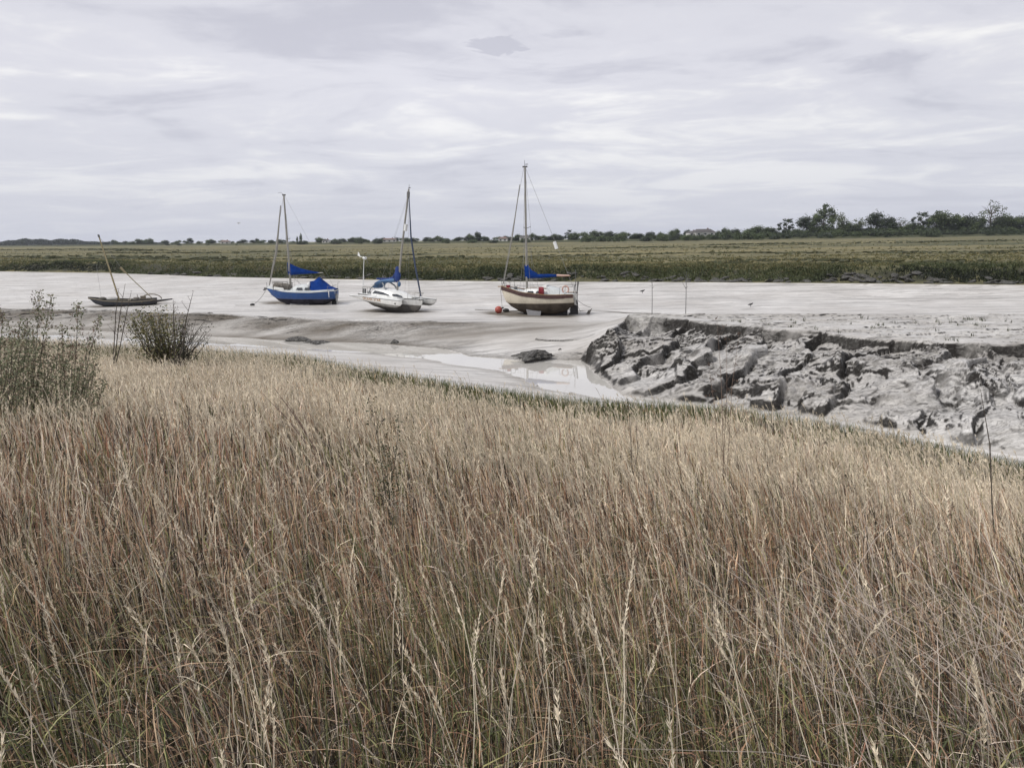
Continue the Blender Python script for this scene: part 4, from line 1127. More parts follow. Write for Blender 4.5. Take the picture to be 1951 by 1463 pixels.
# ---- buoys, ropes, withies ---------------------------------------------------------------
p = drop(950, 597)
by = empty("mooring_buoy", (p.x, p.y, p.z))
tag(by, "faded orange round buoy lying on the mud by the cream and maroon yacht", "buoy")
MB().ball((0, 0, 0.31), 0.33, 14, 10).build("float", paint("orange_plastic", (0.36, 0.065, 0.045), 0.5, 0.25, 3.0, dirt=((0.16, 0.11, 0.10), 0.5)), by)
m = MB(); m.tube([(0.02, -0.1, 0.0), (0.04, -0.16, -0.25)], [0.09, 0.05]); m.build("eye", M_BLACKM, by)
MB().tube([(0.3, 0, 0.45), (0.50, 0.02, 0.52)], [0.10, 0.03]).build("spindle", M_BLACKM, by)
p = drop(966, 595)
f2 = MB().ball((0, 0, 0.16), 0.22, 12, 8, sc=(1.4, 1, 0.8)); o = f2.build("mooring_float", M_BLACKM); o.location = (p.x - 0.1, p.y + 0.2, p.z)
tag(o, "small black float touching the orange buoy", "float")
p = drop(1121, 597)
m = MB(); m.plate([(-0.22, 0, -0.12), (0.12, 0, -0.02), (0.26, 0, 0.32), (0.0, 0, 0.26)], 0.16, 1); m.tube([(0.2, 0, 0.3), (0.32, 0, 0.42)], 0.03)
o = m.build("mud_anchor", M_ROPE); o.location = p
tag(o, "small grey anchor stuck in the mud on the mooring rope astern of the cream yacht", "anchor")
def rope(pxs, label, r=0.03, hs=None, z=None):
    pts = []
    for i, (a_, b_) in enumerate(pxs):
        q = drop(a_, b_); q.z += 0.03 + (hs[i] if hs else 0); pts.append(q)
    o = MB().tube(pts, r, 5).build("mooring_rope", M_ROPE)
    tag(o, label, "rope", "mooring ropes on the mudflat")
rope([(905, 590.5), (925, 591.5), (942, 591.8)], "mooring rope stretched over the mud from the trimaran side to the orange buoy", 0.028)
rope([(968, 594), (985, 593.2), (1000, 593.5)], "thick rope from the black float to under the cream yacht", 0.05)
rope([(1050, 600), (1110, 592.5), (1165, 594.5), (1206, 597.5), (1260, 598)], "long rope lying on the mud astern of the cream yacht", 0.03)
a_ = sloop.matrix_basis @ Vector((-3.35, 0.3, 1.7)); b_ = drop(1126, 592); b_.z += 0.3
o = MB().tube(sag(a_, b_, 0.18), 0.02, 4).build("mooring_rope", M_ROPE); tag(o, "slack rope from the stern of the cream yacht down to the grey anchor", "rope", "mooring ropes on the mudflat")
a_ = sloop.matrix_basis @ Vector((-3.40, 0.1, 1.4)); b_ = drop(1106, 594)
o = MB().tube(sag(a_, b_, 0.05), 0.014, 4).build("mooring_rope", M_ROPE); tag(o, "thin rope hanging steeply from the cream yacht stern to the mud", "rope", "mooring ropes on the mudflat")
a_ = sloop.matrix_basis @ Vector((3.45, 0, 2.4)); b_ = drop(957, 592); b_.z += 0.3
o = MB().tube(sag(a_, b_, 0.03), 0.014, 4).build("mooring_rope", M_ROPE); tag(o, "thin rope from the bow of the cream yacht to the orange buoy", "rope", "mooring ropes on the mudflat")
a_ = bb.matrix_basis @ Vector((3.8, 0, 1.5)); b_ = drop(478, 582)
o = MB().tube(sag(a_, b_, 0.25) + [b_ + Vector((-1.6, 0.1, 0.02))], 0.022, 4).build("mooring_rope", M_ROPE); tag(o, "anchor rope sloping from the bow of the blue yacht to the mud", "rope", "mooring ropes on the mudflat")
p = drop(481, 582); o = MB().ball((0, 0, 0.08), 0.2, 9, 6, sc=(1.2, 1, 0.7)).build("mooring_float", M_BLACKM); o.location = p
tag(o, "small dark float on the mud below the bow of the blue yacht", "float")
def withy(px, pytop, pybot, lab, fork):
    b = drop(px, pybot); d_ = (b - Vector((0, 0, EYE))).dot(_f); h_ = (pybot - pytop) * d_ / FPX * 1.02
    o = empty("withy", b)
    tag(o, lab, "stake")
    m = MB(); m.tube([(0.02, 0, -0.3), (0, 0, h_ * 0.4), (-0.03, 0, h_ * 0.75), (-0.05, 0, h_)], [0.035, 0.03, 0.026, 0.016], 5); m.build("stake_pole", M_DARKALU, o)
    for (z0, dx, dz) in fork:
        MB().tube([(-0.02, 0, h_ * z0), (dx * 0.6, 0, h_ * z0 + dz * 0.5), (dx, 0.02, h_ * z0 + dz)], [0.02, 0.016, 0.008], 4).build("twig", M_DARKALU, o)
withy(1242, 538, 599, "bare thin stake standing in the mud nearer the cream yacht stern", [(0.8, 0.12, 0.15), (0.88, -0.1, 0.3)])
withy(1306, 520, 600, "taller forked withy standing in the mud on top of the slumped bank", [(0.6, -0.42, 0.75), (0.62, 0.12, 0.2), (0.8, 0.2, 0.6), (0.85, -0.3, 0.5)])
# ------------------------------------------------------------------ vegetation
def leaf_mat(name, rough=0.75, trans=0.25, gain=1.0):
    t = NT(name)
    c = t.attr("col").outputs["Color"]
    t.set(Base_Color=c, Roughness=rough)
    tr = t.n("ShaderNodeBsdfTranslucent"); t.l(c, tr.inputs[0])
    mx_ = t.n("ShaderNodeMixShader"); mx_.inputs[0].default_value = trans
    t.l(t.p.outputs[0], mx_.inputs[1]); t.l(tr.outputs[0], mx_.inputs[2]); t.l(mx_.outputs[0], t.out.inputs[0])
    return t.m
M_STRAW = leaf_mat("straw", 0.6, 0.15)
M_LEAF = leaf_mat("leaves", 0.7, 0.25)
M_TWIG = paint("twig_bark", (0.085, 0.070, 0.056), 0.9, 0.3)
M_REDTWIG = paint("red_dead_stem", (0.20, 0.14, 0.11), 0.9, 0.3)
M_TRUNK = paint("tree_bark", (0.10, 0.085, 0.065), 0.9, 0.3)

class Rib:
    "collects ribbons and quads into one big mesh"
    def __init__(s): s.V = []; s.F = []; s.C = []; s.n = 0
    def ribbons(s, P, H, az, lean, droop, w0, prof, col, faz, wig=0.0):
        n = len(P); K = len(prof); prof = np.asarray(prof, float)
        t = np.linspace(0, 1, K)[None, :]
        hx = np.cos(az)[:, None]; hy = np.sin(az)[:, None]
        off = (lean * H)[:, None] * t ** 1.6 + (droop * H)[:, None] * t ** 3 * 0.8
        z = H[:, None] * (t * np.sqrt(np.maximum(1 - lean[:, None] ** 2 * 0.5, 0.2)) - 0.45 * droop[:, None] * t ** 3)
        wg = rng.normal(0, 1, (n, K, 2)) * wig * t[..., None]
        cx = P[:, 0:1] + off * hx + wg[..., 0] * H[:, None]; cy = P[:, 1:2] + off * hy + wg[..., 1] * H[:, None]; cz = P[:, 2:3] + z
        sx = np.cos(faz)[:, None] * w0[:, None] * prof[None, :] * 0.5; sy = np.sin(faz)[:, None] * w0[:, None] * prof[None, :] * 0.5
        A = np.stack([cx - sx, cy - sy, cz], -1); B = np.stack([cx + sx, cy + sy, cz], -1)
        V = np.stack([A, B], 2).reshape(n * K * 2, 3)
        base = s.n + np.arange(n)[:, None] * (K * 2) + np.arange(K - 1)[None, :] * 2
        F = np.stack([base, base + 1, base + 3, base + 2], -1).reshape(-1, 4)
        s.V.append(V); s.F.append(F); s.C.append(np.repeat(col, K * 2, 0)); s.n += len(V)
        return np.stack([cx, cy, cz], -1)
    def quads(s, c, d, w, col, nrm=None):
        "diamonds from c along d, half width vectors w"
        n = len(c)
        V = np.stack([c, c + d * 0.45 + w, c + d, c + d * 0.45 - w], 1).reshape(-1, 3)
        F = (s.n + np.arange(n)[:, None] * 4 + np.arange(4)[None, :])
        s.V.append(V); s.F.append(F); s.C.append(np.repeat(col, 4, 0)); s.n += len(V)
    def build(s, name, mat, parent=None):
        return np_mesh(name, np.concatenate(s.V), np.concatenate(s.F), mat, parent, cols=np.concatenate(s.C))

def ztab(X, Y):
    return bank_height(X[None, :], Y[None, :])[0]
def scatter(y0, y1, dens, spread=0.80, xoff=1.6):
    "points on the bank between two distances, dens per m2"
    area = (y1 ** 2 - y0 ** 2) / 2 * 2 * spread + 2 * xoff * (y1 - y0)
    n = int(area * dens)
    u = rng.random(n)
    # pdf ~ (spread*Y + xoff)
    a = spread / 2; b = xoff; F0 = a * y0 ** 2 + b * y0; F1 = a * y1 ** 2 + b * y1
    Fv = F0 + u * (F1 - F0); Y = (-b + np.sqrt(b * b + 4 * a * Fv)) / (2 * a)
    X = (rng.random(n) * 2 - 1) * (spread * Y + xoff)
    t = X / (Y + APEX); k = Y < Gf(t)
    X, Y = X[k], Y[k]
    return X, Y, Y / Gf(X / (Y + APEX))
PAL = np.array([[0.86, 0.74, 0.57], [0.58, 0.405, 0.26], [0.36, 0.20, 0.125], [0.50, 0.42, 0.345], [0.105, 0.125, 0.045], [0.035, 0.025, 0.017], [0.30, 0.29, 0.12]])
def colours(n, X, Y, wts):
    "wts (n,7)"
    c = np.cumsum(wts, 1); c /= c[:, -1:]
    k = (rng.random(n)[:, None] > c).sum(1)
    return PAL[np.clip(k, 0, 6)] * rng.uniform(0.45, 1.2, (n, 1)) * rng.uniform(0.95, 1.05, (n, 3))
def weights(X, Y, u):
    n = len(X)
    gz = sstep(0.05, 0.45, fbm(X / 1.3 + 4, Y / 1.3, 201, 3) + 0.60 * sstep(4.5, 2.2, Y) * sstep(1.0, -0.4, X) + 0.15 * sstep(4, 2, Y))       # green patches
    pk = sstep(-0.1, 0.5, fbm(X / 2.2 + 9, Y / 2.2, 202, 3))
    far = sstep(0.22, 0.55, u)
    band = sstep(0.80, 0.92, u + fbm(X / 3, Y / 3, 203, 3) * 0.10)
    tt_ = X / (Y + APEX)
    band = band * np.clip(1.0 - 0.75 * sstep(0.08, 0.25, tt_) - 0.4 * sstep(-0.25, -0.4, tt_), 0, 1)
    nr = sstep(6.5, 2.2, Y)
    w = np.stack([1.25 + 7.0 * far - 0.4 * nr, 1.5 + 0 * X, 0.9 + 1.2 * pk - 0.6 * far, 0.55 + 0.5 * pk, 0.30 + 1.6 * gz + 0.8 * nr + 45 * band, 1.6 - 0.9 * far + 1.5 * nr, 0.30 + 1.3 * gz + 0.8 * nr + 9.0 * band], 1)
    return w, band
WAZ = lambda X, Y: np.where(X > 0.3 * Y + 0.2, 2.75, 2.6) + fbm(X / 2.0, Y / 2.0, 205, 2) * 1.6
g = Rib(); gb = Rib()
for (y0, y1, dens, w0, K) in ((0.85, 4.0, 1150, 0.0055, 6), (4.0, 8.0, 520, 0.0085, 5), (8.0, 15.0, 260, 0.0145, 4), (15.0, 27.0, 130, 0.026, 4), (27.0, 56.0, 85, 0.034, 3)):
    X, Y, u = scatter(y0, y1, dens)
    d_ = np.hypot(X, Y)
    patch = fbm(X / 1.3, Y / 1.3, 210, 3)
    keep = rng.random(len(X)) < 0.80 + 0.75 * patch
    X, Y, u, patch, d_ = X[keep], Y[keep], u[keep], patch[keep], d_[keep]
    n = len(X)
    wt, band = weights(X, Y, u)
    isb = rng.random(n) < band
    col = colours(n, X, Y, wt)
    P = np.stack([X, Y, ztab(X, Y) - 0.03], 1)
    kind = rng.random(n)
    H = np.where(kind < 0.55, rng.uniform(0.50, 0.86, n), rng.uniform(0.22, 0.58, n)) * (1 + 0.28 * patch)
    H = H * np.where(isb, 0.75, 1.0) * (1 - 0.30 * sstep(0.50, 0.84, u))
    az = WAZ(X, Y) + rng.normal(0, 0.75, n)
    side = sstep(0.25, 0.6, X / (Y + 1))
    lean = np.clip(np.abs(rng.normal(0.07 + 0.14 * side, 0.11, n)), 0, 0.75)
    wild = rng.random(n) < 0.05
    lean = np.where(wild, rng.uniform(0.4, 0.95, n), lean); az = np.where(wild, rng.uniform(0, 6.28, n), az)
    droop = np.where(kind < 0.55, rng.uniform(0, 0.25, n), rng.uniform(0.0, 0.6, n)) * np.where(isb, 0.4, 1)
    faz = rng.uniform(0, 6.28, n) if y1 < 9 else rng.normal(0, 0.7, n)
    w = w0 * rng.uniform(0.6, 1.5, n) * np.where(kind < 0.55, 0.9, 1.35)
    prof = {6: [1, 0.95, 0.85, 0.7, 0.5, 0.12], 5: [1, 0.95, 0.8, 0.6, 0.15], 4: [1, 0.9, 0.7, 0.15], 3: [1, 0.8, 0.15]}[K]
    for tgt, sel in ((g, ~isb), (gb, isb)):
        if sel.sum():
            tgt.ribbons(P[sel], H[sel], az[sel], lean[sel], droop[sel], w[sel], prof, col[sel], faz[sel], 0.012 if K > 4 else 0.02)
# seed-headed stalks
for (y0, y1, dens, w0, hw, S) in ((1.3, 4.5, 36, 0.0036, 0.0085, 18), (4.5, 9.0, 30, 0.0050, 0.012, 12), (9.0, 18.0, 40, 0.009, 0.024, 6), (18.0, 50.0, 30, 0.016, 0.04, 3)):
    X, Y, u = scatter(y0, y1, dens)
    cl = fbm(X / 1.1, Y / 1.1, 220, 3)
    k = rng.random(len(X)) < (0.5 + 1.0 * cl) * (1 - 0.6 * sstep(0.78, 0.9, u) * (np.abs(X) < 8))
    X, Y, u = X[k], Y[k], u[k]; n = len(X)
    P = np.stack([X, Y, ztab(X, Y) - 0.02], 1)
    H = rng.uniform(0.68, 1.02, n) * (1 - 0.30 * sstep(0.5, 0.85, u)) * np.where(rng.random(n) < 0.10, 1.45, 1.0)
    az = WAZ(X, Y) + rng.normal(0, 0.7, n); lean = np.clip(np.abs(rng.normal(0.10, 0.10, n)), 0, 0.6); droop = rng.uniform(0, 0.28, n)
    base = np.array([[0.70, 0.62, 0.49]]) * rng.uniform(0.75, 1.1, (n, 1))
    K = 7
    C = g.ribbons(P, H, az, lean, droop, np.full(n, w0), [1, 1, 0.95, 0.9, 0.8, 0.75, 0.5], base * 0.9, rng.uniform(0, 6.28, n) if y1 < 10 else rng.normal(0, .6, n), 0.006)
    hl = rng.uniform(0.55, 1.0, n) * 0.2                       # share of stalk that is head
    ss_ = np.linspace(0, 1, S)
    for i, s_ in enumerate(ss_):
        q = (1 - hl * (1 - s_)) * (K - 1); i0 = np.clip(np.floor(q).astype(int), 0, K - 2); fr = (q - i0)[:, None]
        ar = np.arange(n)
        c = C[ar, i0] * (1 - fr) + C[ar, i0 + 1] * fr
        ax = C[ar, K - 1] - C[ar, K - 2]; ax /= np.linalg.norm(ax, axis=1, keepdims=True) + 1e-9
        for sgn in (-1, 1):
            a2 = rng.uniform(0, 6.28, n); o_ = np.stack([np.cos(a2), np.sin(a2), np.zeros(n)], 1)
            env = math.sin(math.pi * (0.12 + 0.8 * s_)) ** 0.7
            ln = (0.2 * 0.75 / S * 1.5 + hw)
            dd = (ax * 0.85 + o_ * 0.42) * ln * rng.uniform(0.7, 1.2, (n, 1))
            a3 = rng.uniform(0, 6.28, n); wv_ = np.cross(ax, np.stack([np.cos(a3), np.sin(a3), np.zeros(n)], 1)) * hw * 0.33 * env
            g.quads(c, dd, wv_, base * np.array([[1.08, 1.06, 1.02]]) * rng.uniform(0.85, 1.12, (n, 1)))
# tangle of pinkish grey dead stems low down where the dyke path runs
tc_ = W(1840, 1150, 5.0); n = 420
r_ = rng.normal(0, 1, (n, 2)) * np.array([[0.50, 0.55]])
X = tc_.x + r_[:, 0] + 0.25; Y = tc_.y + r_[:, 1] - 0.1
k = Y > 0.9; X, Y = X[k], Y[k]; n = len(X)
P = np.stack([X, Y, ztab(X, Y) + rng.uniform(0, 0.35, n)], 1)
g.ribbons(P, rng.uniform(0.35, 0.95, n), 2.5 + rng.normal(0, 1.3, n), rng.uniform(0.3, 1.1, n), rng.uniform(0, 0.5, n), np.full(n, 0.0045), [1, 1, 0.9, 0.8, 0.5], np.array([[0.47, 0.40, 0.34]]) * rng.uniform(0.6, 1.15, (n, 1)), rng.uniform(0, 6.28, n), 0.015)
# curled dead leaves and lodged straw through the sward
for (y0, y1, dens, w0) in ((0.85, 4.5, 1000, 0.0044), (4.5, 10, 260, 0.008)):
    X, Y, u = scatter(y0, y1, dens); n = len(X)
    P = np.stack([X, Y, ztab(X, Y) + rng.uniform(0.0, 0.50, n)], 1)
    wt, band = weights(X, Y, u)
    g.ribbons(P, rng.uniform(0.05, 0.20, n), rng.uniform(0, 6.28, n), rng.uniform(0.2, 1.3, n), rng.uniform(0.2, 1.6, n), w0 * rng.uniform(0.5, 1.4, n), [0.6, 1, 0.9, 0.6, 0.1], colours(n, X, Y, wt), rng.uniform(0, 6.28, n), 0.03)
tag(g.build("dry_grass", M_STRAW), "tall dry straw-coloured grass covering the slope of the dyke", kind="stuff")
tag(gb.build("green_marsh_grass", M_LEAF), "shorter green grass fringing the muddy creek", kind="stuff")

# fringe beyond the edge: sprigs running out over the mud
f = Rib()
n = 9000
tt = rng.uniform(-0.7, 0.7, n); ee = rng.exponential(0.55, n)
Y = Gf(tt) + ee - 0.2; X = (Y + APEX) * tt
k = rng.random(n) < 0.35 + 0.9 * (fbm(X / 1.2, Y / 1.2, 230, 3) + 0.4); X, Y = X[k], Y[k]; n = len(X)
zz = near_height(X[None, :], Y[None, :])[0][0]
f.ribbons(np.stack([X, Y, zz - 0.02], 1), rng.uniform(0.2, 0.5, n), rng.uniform(0, 6.28, n), rng.uniform(0, 0.35, n), rng.uniform(0, .3, n), np.full(n, 0.016), [1, 0.8, 0.2], np.array([[0.13, 0.145, 0.065]]) * rng.uniform(0.6, 1.5, (n, 1)), rng.normal(0, 0.6, n), 0.02)
# little sprigs on the shelf of the slumped bank
n = 420
bb0 = [W(1260, 606, 0.75), W(1951, 640, 0.75)]
tt = rng.uniform(0.13, 0.62, n); Y = rng.uniform(37, 53, n); X = (Y + APEX) * tt
k = inpoly(X, Y, [tuple(q)[:2] for q in Ppoly]); cx_ = np.floor(X / 0.9); X, Y = X[k], Y[k]
cl = (vnoise(X * 0.9, Y * 0.7, 240) > 0.66); X, Y = X[cl], Y[cl]
X = np.repeat(X, 7) + rng.normal(0, 0.07, len(X) * 7); Y = np.repeat(Y, 7) + rng.normal(0, 0.07, len(Y) * 7); n = len(X)
zz = near_height(X[None, :], Y[None, :])[0][0]
f.ribbons(np.stack([X, Y, zz - 0.02], 1), rng.uniform(0.12, 0.34, n), rng.uniform(0, 6.28, n), rng.uniform(0, 0.5, n), rng.uniform(0, .3, n), np.full(n, 0.03), [1, 0.8, 0.2], np.array([[0.075, 0.085, 0.05]]) * rng.uniform(0.5, 1.6, (n, 1)), rng.normal(0, 0.6, n), 0.02)
tag(f.build("cordgrass", M_LEAF), "thin cordgrass sprigs scattered on the mud", kind="stuff")

# saltmarsh vegetation: bank edge and the marsh beyond
s_ = Rib()
def marsh_tufts(n, d0, d1, per, hh, ww, pal, powd=1.0):
    tt = rng.uniform(-0.72, 0.72, n); S = Sf(tt)
    Y = S + d0 + (d1 - d0) * rng.random(n) ** powd; X = (Y + APEX) * tt
    nz = fbm(X / 7, Y / 5, 250, 3)
    k = rng.random(n) < 0.62 + 0.9 * nz; X, Y, nz = X[k], Y[k], nz[k]
    X = np.repeat(X, per) + rng.normal(0, hh * 0.45, len(X) * per); Y = np.repeat(Y, per) + rng.normal(0, hh * 0.4, len(Y) * per); nz = np.repeat(nz, per); n = len(X)
    z = marsh_height(X[None, :], Y[None, :])[0]
    sel = fbm(X / 18, Y / 7, 251, 3) + rng.normal(0, 0.22, n)
    pal = np.array(pal); kk = np.clip(((sel + 0.55) / 1.1 * len(pal)).astype(int), 0, len(pal) - 1)
    col = pal[kk] * rng.uniform(0.82, 1.18, (n, 1))
    s_.ribbons(np.stack([X, Y, z - 0.05], 1), hh * rng.uniform(0.5, 1.3, n), rng.uniform(0, 6.28, n), rng.uniform(0, 0.6, n), rng.uniform(0, 0.5, n), ww * rng.uniform(0.6, 1.4, n), [1, 0.85, 0.2], col, rng.normal(0, 0.6, n), 0.04)
DG = [[0.018, 0.023, 0.012], [0.035, 0.045, 0.019], [0.060, 0.075, 0.030], [0.095, 0.11, 0.045]]
OL = [[0.070, 0.082, 0.034], [0.11, 0.115, 0.046], [0.165, 0.15, 0.068], [0.24, 0.205, 0.095], [0.14, 0.135, 0.055]]
marsh_tufts(9000, 0.7, 3.6, 6, 0.36, 0.11, DG)
marsh_tufts(9000, 2.6, 8.0, 6, 0.34, 0.10, [DG[2], DG[3], OL[1], OL[2], OL[0]])
marsh_tufts(13000, 4.0, 40, 5, 0.26, 0.12, OL, 1.5)
marsh_tufts(3500, 35, 220, 4, 0.30, 0.25, OL, 1.2)
# dark plants lining the creeks that cross the marsh
def lined(pl, wd, per_m, hh):
    for a_, b_ in zip(pl[:-1], pl[1:]):
        n = int((b_ - a_).length * per_m); u = rng.random(n)
        X = a_.x + (b_.x - a_.x) * u; Y = a_.y + (b_.y - a_.y) * u
        Y = Y + fbm(X / 25, X * 0 + a_.y / 25, 81, 2) * 5 + rng.normal(0, wd * 1.6, n); X = X + rng.normal(0, 1, n)
        gate = rng.random(n) < 0.6 + 1.2 * fbm(X / 14, Y / 14, 260, 3); X, Y = X[gate], Y[gate]; n = len(X)
        k = Y < Ef(X / (Y + APEX)) - 1; X, Y = X[k], Y[k]; n = len(X)
        z = marsh_height(X[None, :], Y[None, :])[0]
        s_.ribbons(np.stack([X, Y, z - 0.1], 1), hh * rng.uniform(0.5, 1.3, n), rng.uniform(0, 6.28, n), rng.uniform(0, 0.8, n), rng.uniform(0, .5, n), hh * 3.4 * rng.uniform(0.6, 1.4, n), [1, 0.95, 0.7], np.array([[0.075, 0.08, 0.042]]) * rng.uniform(0.7, 1.4, (n, 1)), rng.normal(0, 0.5, n), 0.05)
for pl, wd in CRK: lined(pl, wd, 20 if wd < 3 else 15, 0.30 if wd < 3 else 0.42)
for k in range(12):
    yy = random.choice((470, 473, 477, 480, 488, 493, 497, 501)) + random.uniform(-1.5, 1.5); xx = random.uniform(-100, 1850); ln = random.uniform(120, 480)
    if yy > 494 and xx < 500: continue
    lined([W(xx + i * ln / 3, yy + random.uniform(-0.8, 0.8) - (xx - 975) * 0.003, 3.2) for i in range(4)], 1.2, 8, 0.22)
tag(s_.build("saltmarsh_vegetation", M_LEAF), "olive and dark green saltmarsh plants on the far bank", kind="stuff")

# slabs of fallen bank along the foot of the marsh
M_CLOD = paint("fallen_clod", (0.050, 0.048, 0.042), 0.65, 0.5, 2.0, bump=0.08, dirt=((0.22, 0.21, 0.19), 0.6))
protos = []
for k in range(6):
    m = MB(); nn_ = 10; rr = []
    for i in range(6):
        a = math.pi * (0.05 + 0.9 * i / 5)
        rr.append([((0.9 + 0.35 * random.random()) * math.sin(a) * math.cos(2*math.pi*j/nn_), (0.7 + 0.3 * random.random()) * math.sin(a) * math.sin(2*math.pi*j/nn_), 0.42 * math.cos(a) + random.uniform(-0.07, 0.07)) for j in range(nn_)])
    m.rings(rr); me_o = m.build("boulder", M_CLOD, smooth=False); protos.append(me_o)
nb = 230
for k in range(nb):
    o = protos[k] if k < 6 else protos[k % 6].copy()
    if k >= 6: COL.objects.link(o)
    tx = random.random() ** 0.8 * 1.14 - 0.50
    S = float(Sf(tx)); y = S + random.uniform(0.1, 2.1); x = (y + APEX) * tx
    sc = random.uniform(0.25, 0.62)
    o.location = (x, y, height_at(x, y) + 0.06 * sc); o.rotation_euler = (random.uniform(-.3, .3), random.uniform(-.3, .3), random.uniform(0, 6.28)); o.scale = (sc * random.uniform(0.9, 1.8), sc, sc * random.uniform(0.6, 1.1))
    tag(o, "dark slab of fallen mud and stone at the foot of the far marsh edge", "boulder", "fallen slabs along the far marsh edge")
def clod(px, py, wd, ht, lab, seed):
    "jagged block of slumped mud, wd x ht metres"
    p = drop(px, py, -1.2); rs = random.Random(seed); m = MB(); rr = []
    for i in range(9):
        a = i / 8; row = []
        for j in range(26):
            an = 2 * math.pi * j / 26
            k = (1 - a) ** 0.55 * (1 + 0.30 * math.sin(3 * an + seed) + 0.18 * math.sin(7 * an + 2 * seed)) * rs.uniform(0.82, 1.15)
            row.append((0.5 * wd * k * math.cos(an) + 0.25 * wd * a * math.sin(seed), 0.42 * wd * k * math.sin(an), -0.12 + (ht + 0.12) * a ** 0.8 * (1 + 0.25 * math.cos(an - seed) * (1 - a)) + rs.uniform(-.05, .05) * ht))
        rr.append(row)
    m.rings(rr); o = m.build("mud_lump", M_LUMP, smooth=False)
    o.location = (p.x, p.y, max(p.z, -1.3))
    return tag(o, lab, "mud lump")
M_LUMP = paint("dark_lump_mud", (0.045, 0.042, 0.038), 0.6, 0.5, 3.0, bump=0.05, dirt=((0.34, 0.33, 0.31), 0.75))
clod(1012, 678, 2.1, 0.40, "larger dark mud lump at the edge of the creek water", 1)
clod(1035, 684, 1.1, 0.34, "low dark mud lump against the larger one in the creek", 2)
clod(1067, 689, 0.6, 0.55, "upright dark mud lump nearest the tip of the slumped bank", 3)
clod(578, 651, 2.2, 0.34, "dark mud block on the creek side below the blue yacht", 4)
clod(606, 653, 2.0, 0.2, "low streaked mud block beside the dark one below the blue yacht", 6)
clod(756, 657, 0.7, 0.40, "small dark lump on the smooth mud below the trimaran", 5)

# ---- bush, weeds and dead stems ------------------------------------------------------------
def leaves_at(rb, pts, size, col, jit, per=1, up=0.0):
    pts = np.repeat(np.asarray(pts, float), per, 0); n = len(pts)
    pts = pts + rng.normal(0, jit, (n, 3))
    d = rng.normal(0, 1, (n, 3)); d[:, 2] += up; d /= np.linalg.norm(d, axis=1, keepdims=True)
    q = np.cross(d, rng.normal(0, 1, (n, 3))); q /= np.linalg.norm(q, axis=1, keepdims=True)
    sz = size * rng.uniform(0.6, 1.4, (n, 1))
    c = np.array(col); c = c[rng.integers(0, len(c), n)] if c.ndim == 2 else np.repeat(c[None], n, 0)
    rb.quads(pts, d * sz, q * sz * 0.32, c * rng.uniform(0.65, 1.35, (n, 1)))

# the bush on the bank edge
Yb = 36.5
def bp(px, py, dy=0.0): return WY(px, py, Yb + dy)
b0 = bp(318, 668); b0.z = height_at(b0.x, b0.y)
bush = empty("bush", b0); tag(bush, "dark olive bush with thin twigs at the grass edge, below the small open boat", "bush")
stm = MB(); rb = Rib(); lp = []
rs = random.Random(3)
tips = []
for k in range(60):
    px = rs.gauss(290, 34); py = 586 + abs(rs.gauss(0, 20)) + abs(px - 280) * 0.22
    tips.append((px, py, rs.uniform(-1.2, 1.2)))
for k in range(34):
    tips.append((rs.uniform(335, 408), rs.uniform(598, 640), rs.uniform(-1, 1)))
for tx_, ty_, dy in tips:
    tp = bp(tx_, ty_, dy) - b0; mid = tp * 0.5 + Vector((rs.uniform(-0.3, 0.3), rs.uniform(-0.3, 0.3), -0.25)); s0 = Vector((rs.uniform(-0.3, 0.3) + tp.x * 0.15, rs.uniform(-0.3, 0.3), 0))
    stm.tube([s0, mid, tp], [0.030, 0.018, 0.007], 4)
    dense = tx_ < 345
    for i in range(10 if dense else 6):
        f_ = rs.uniform(0.12, 1.03); q = s0.lerp(mid, f_ * 2) if f_ < 0.5 else mid.lerp(tp, f_ * 2 - 1)
        lp.append((q + Vector((rs.gauss(0, .13), rs.gauss(0, .13), rs.gauss(0, .1))), dense))
stm.build("stem", M_TWIG, bush)
leaves_at(rb, [tuple(q) for q, d in lp if d], 0.10, [(0.11, 0.12, 0.05), (0.20, 0.19, 0.075), (0.23, 0.18, 0.08), (0.06, 0.07, 0.032)], 0.24, 8)
leaves_at(rb, [tuple(q) for q, d in lp if not d], 0.08, [(0.055, 0.06, 0.035), (0.09, 0.09, 0.06), (0.035, 0.035, 0.025)], 0.12, 7)
rb.build("foliage", M_LEAF, bush)

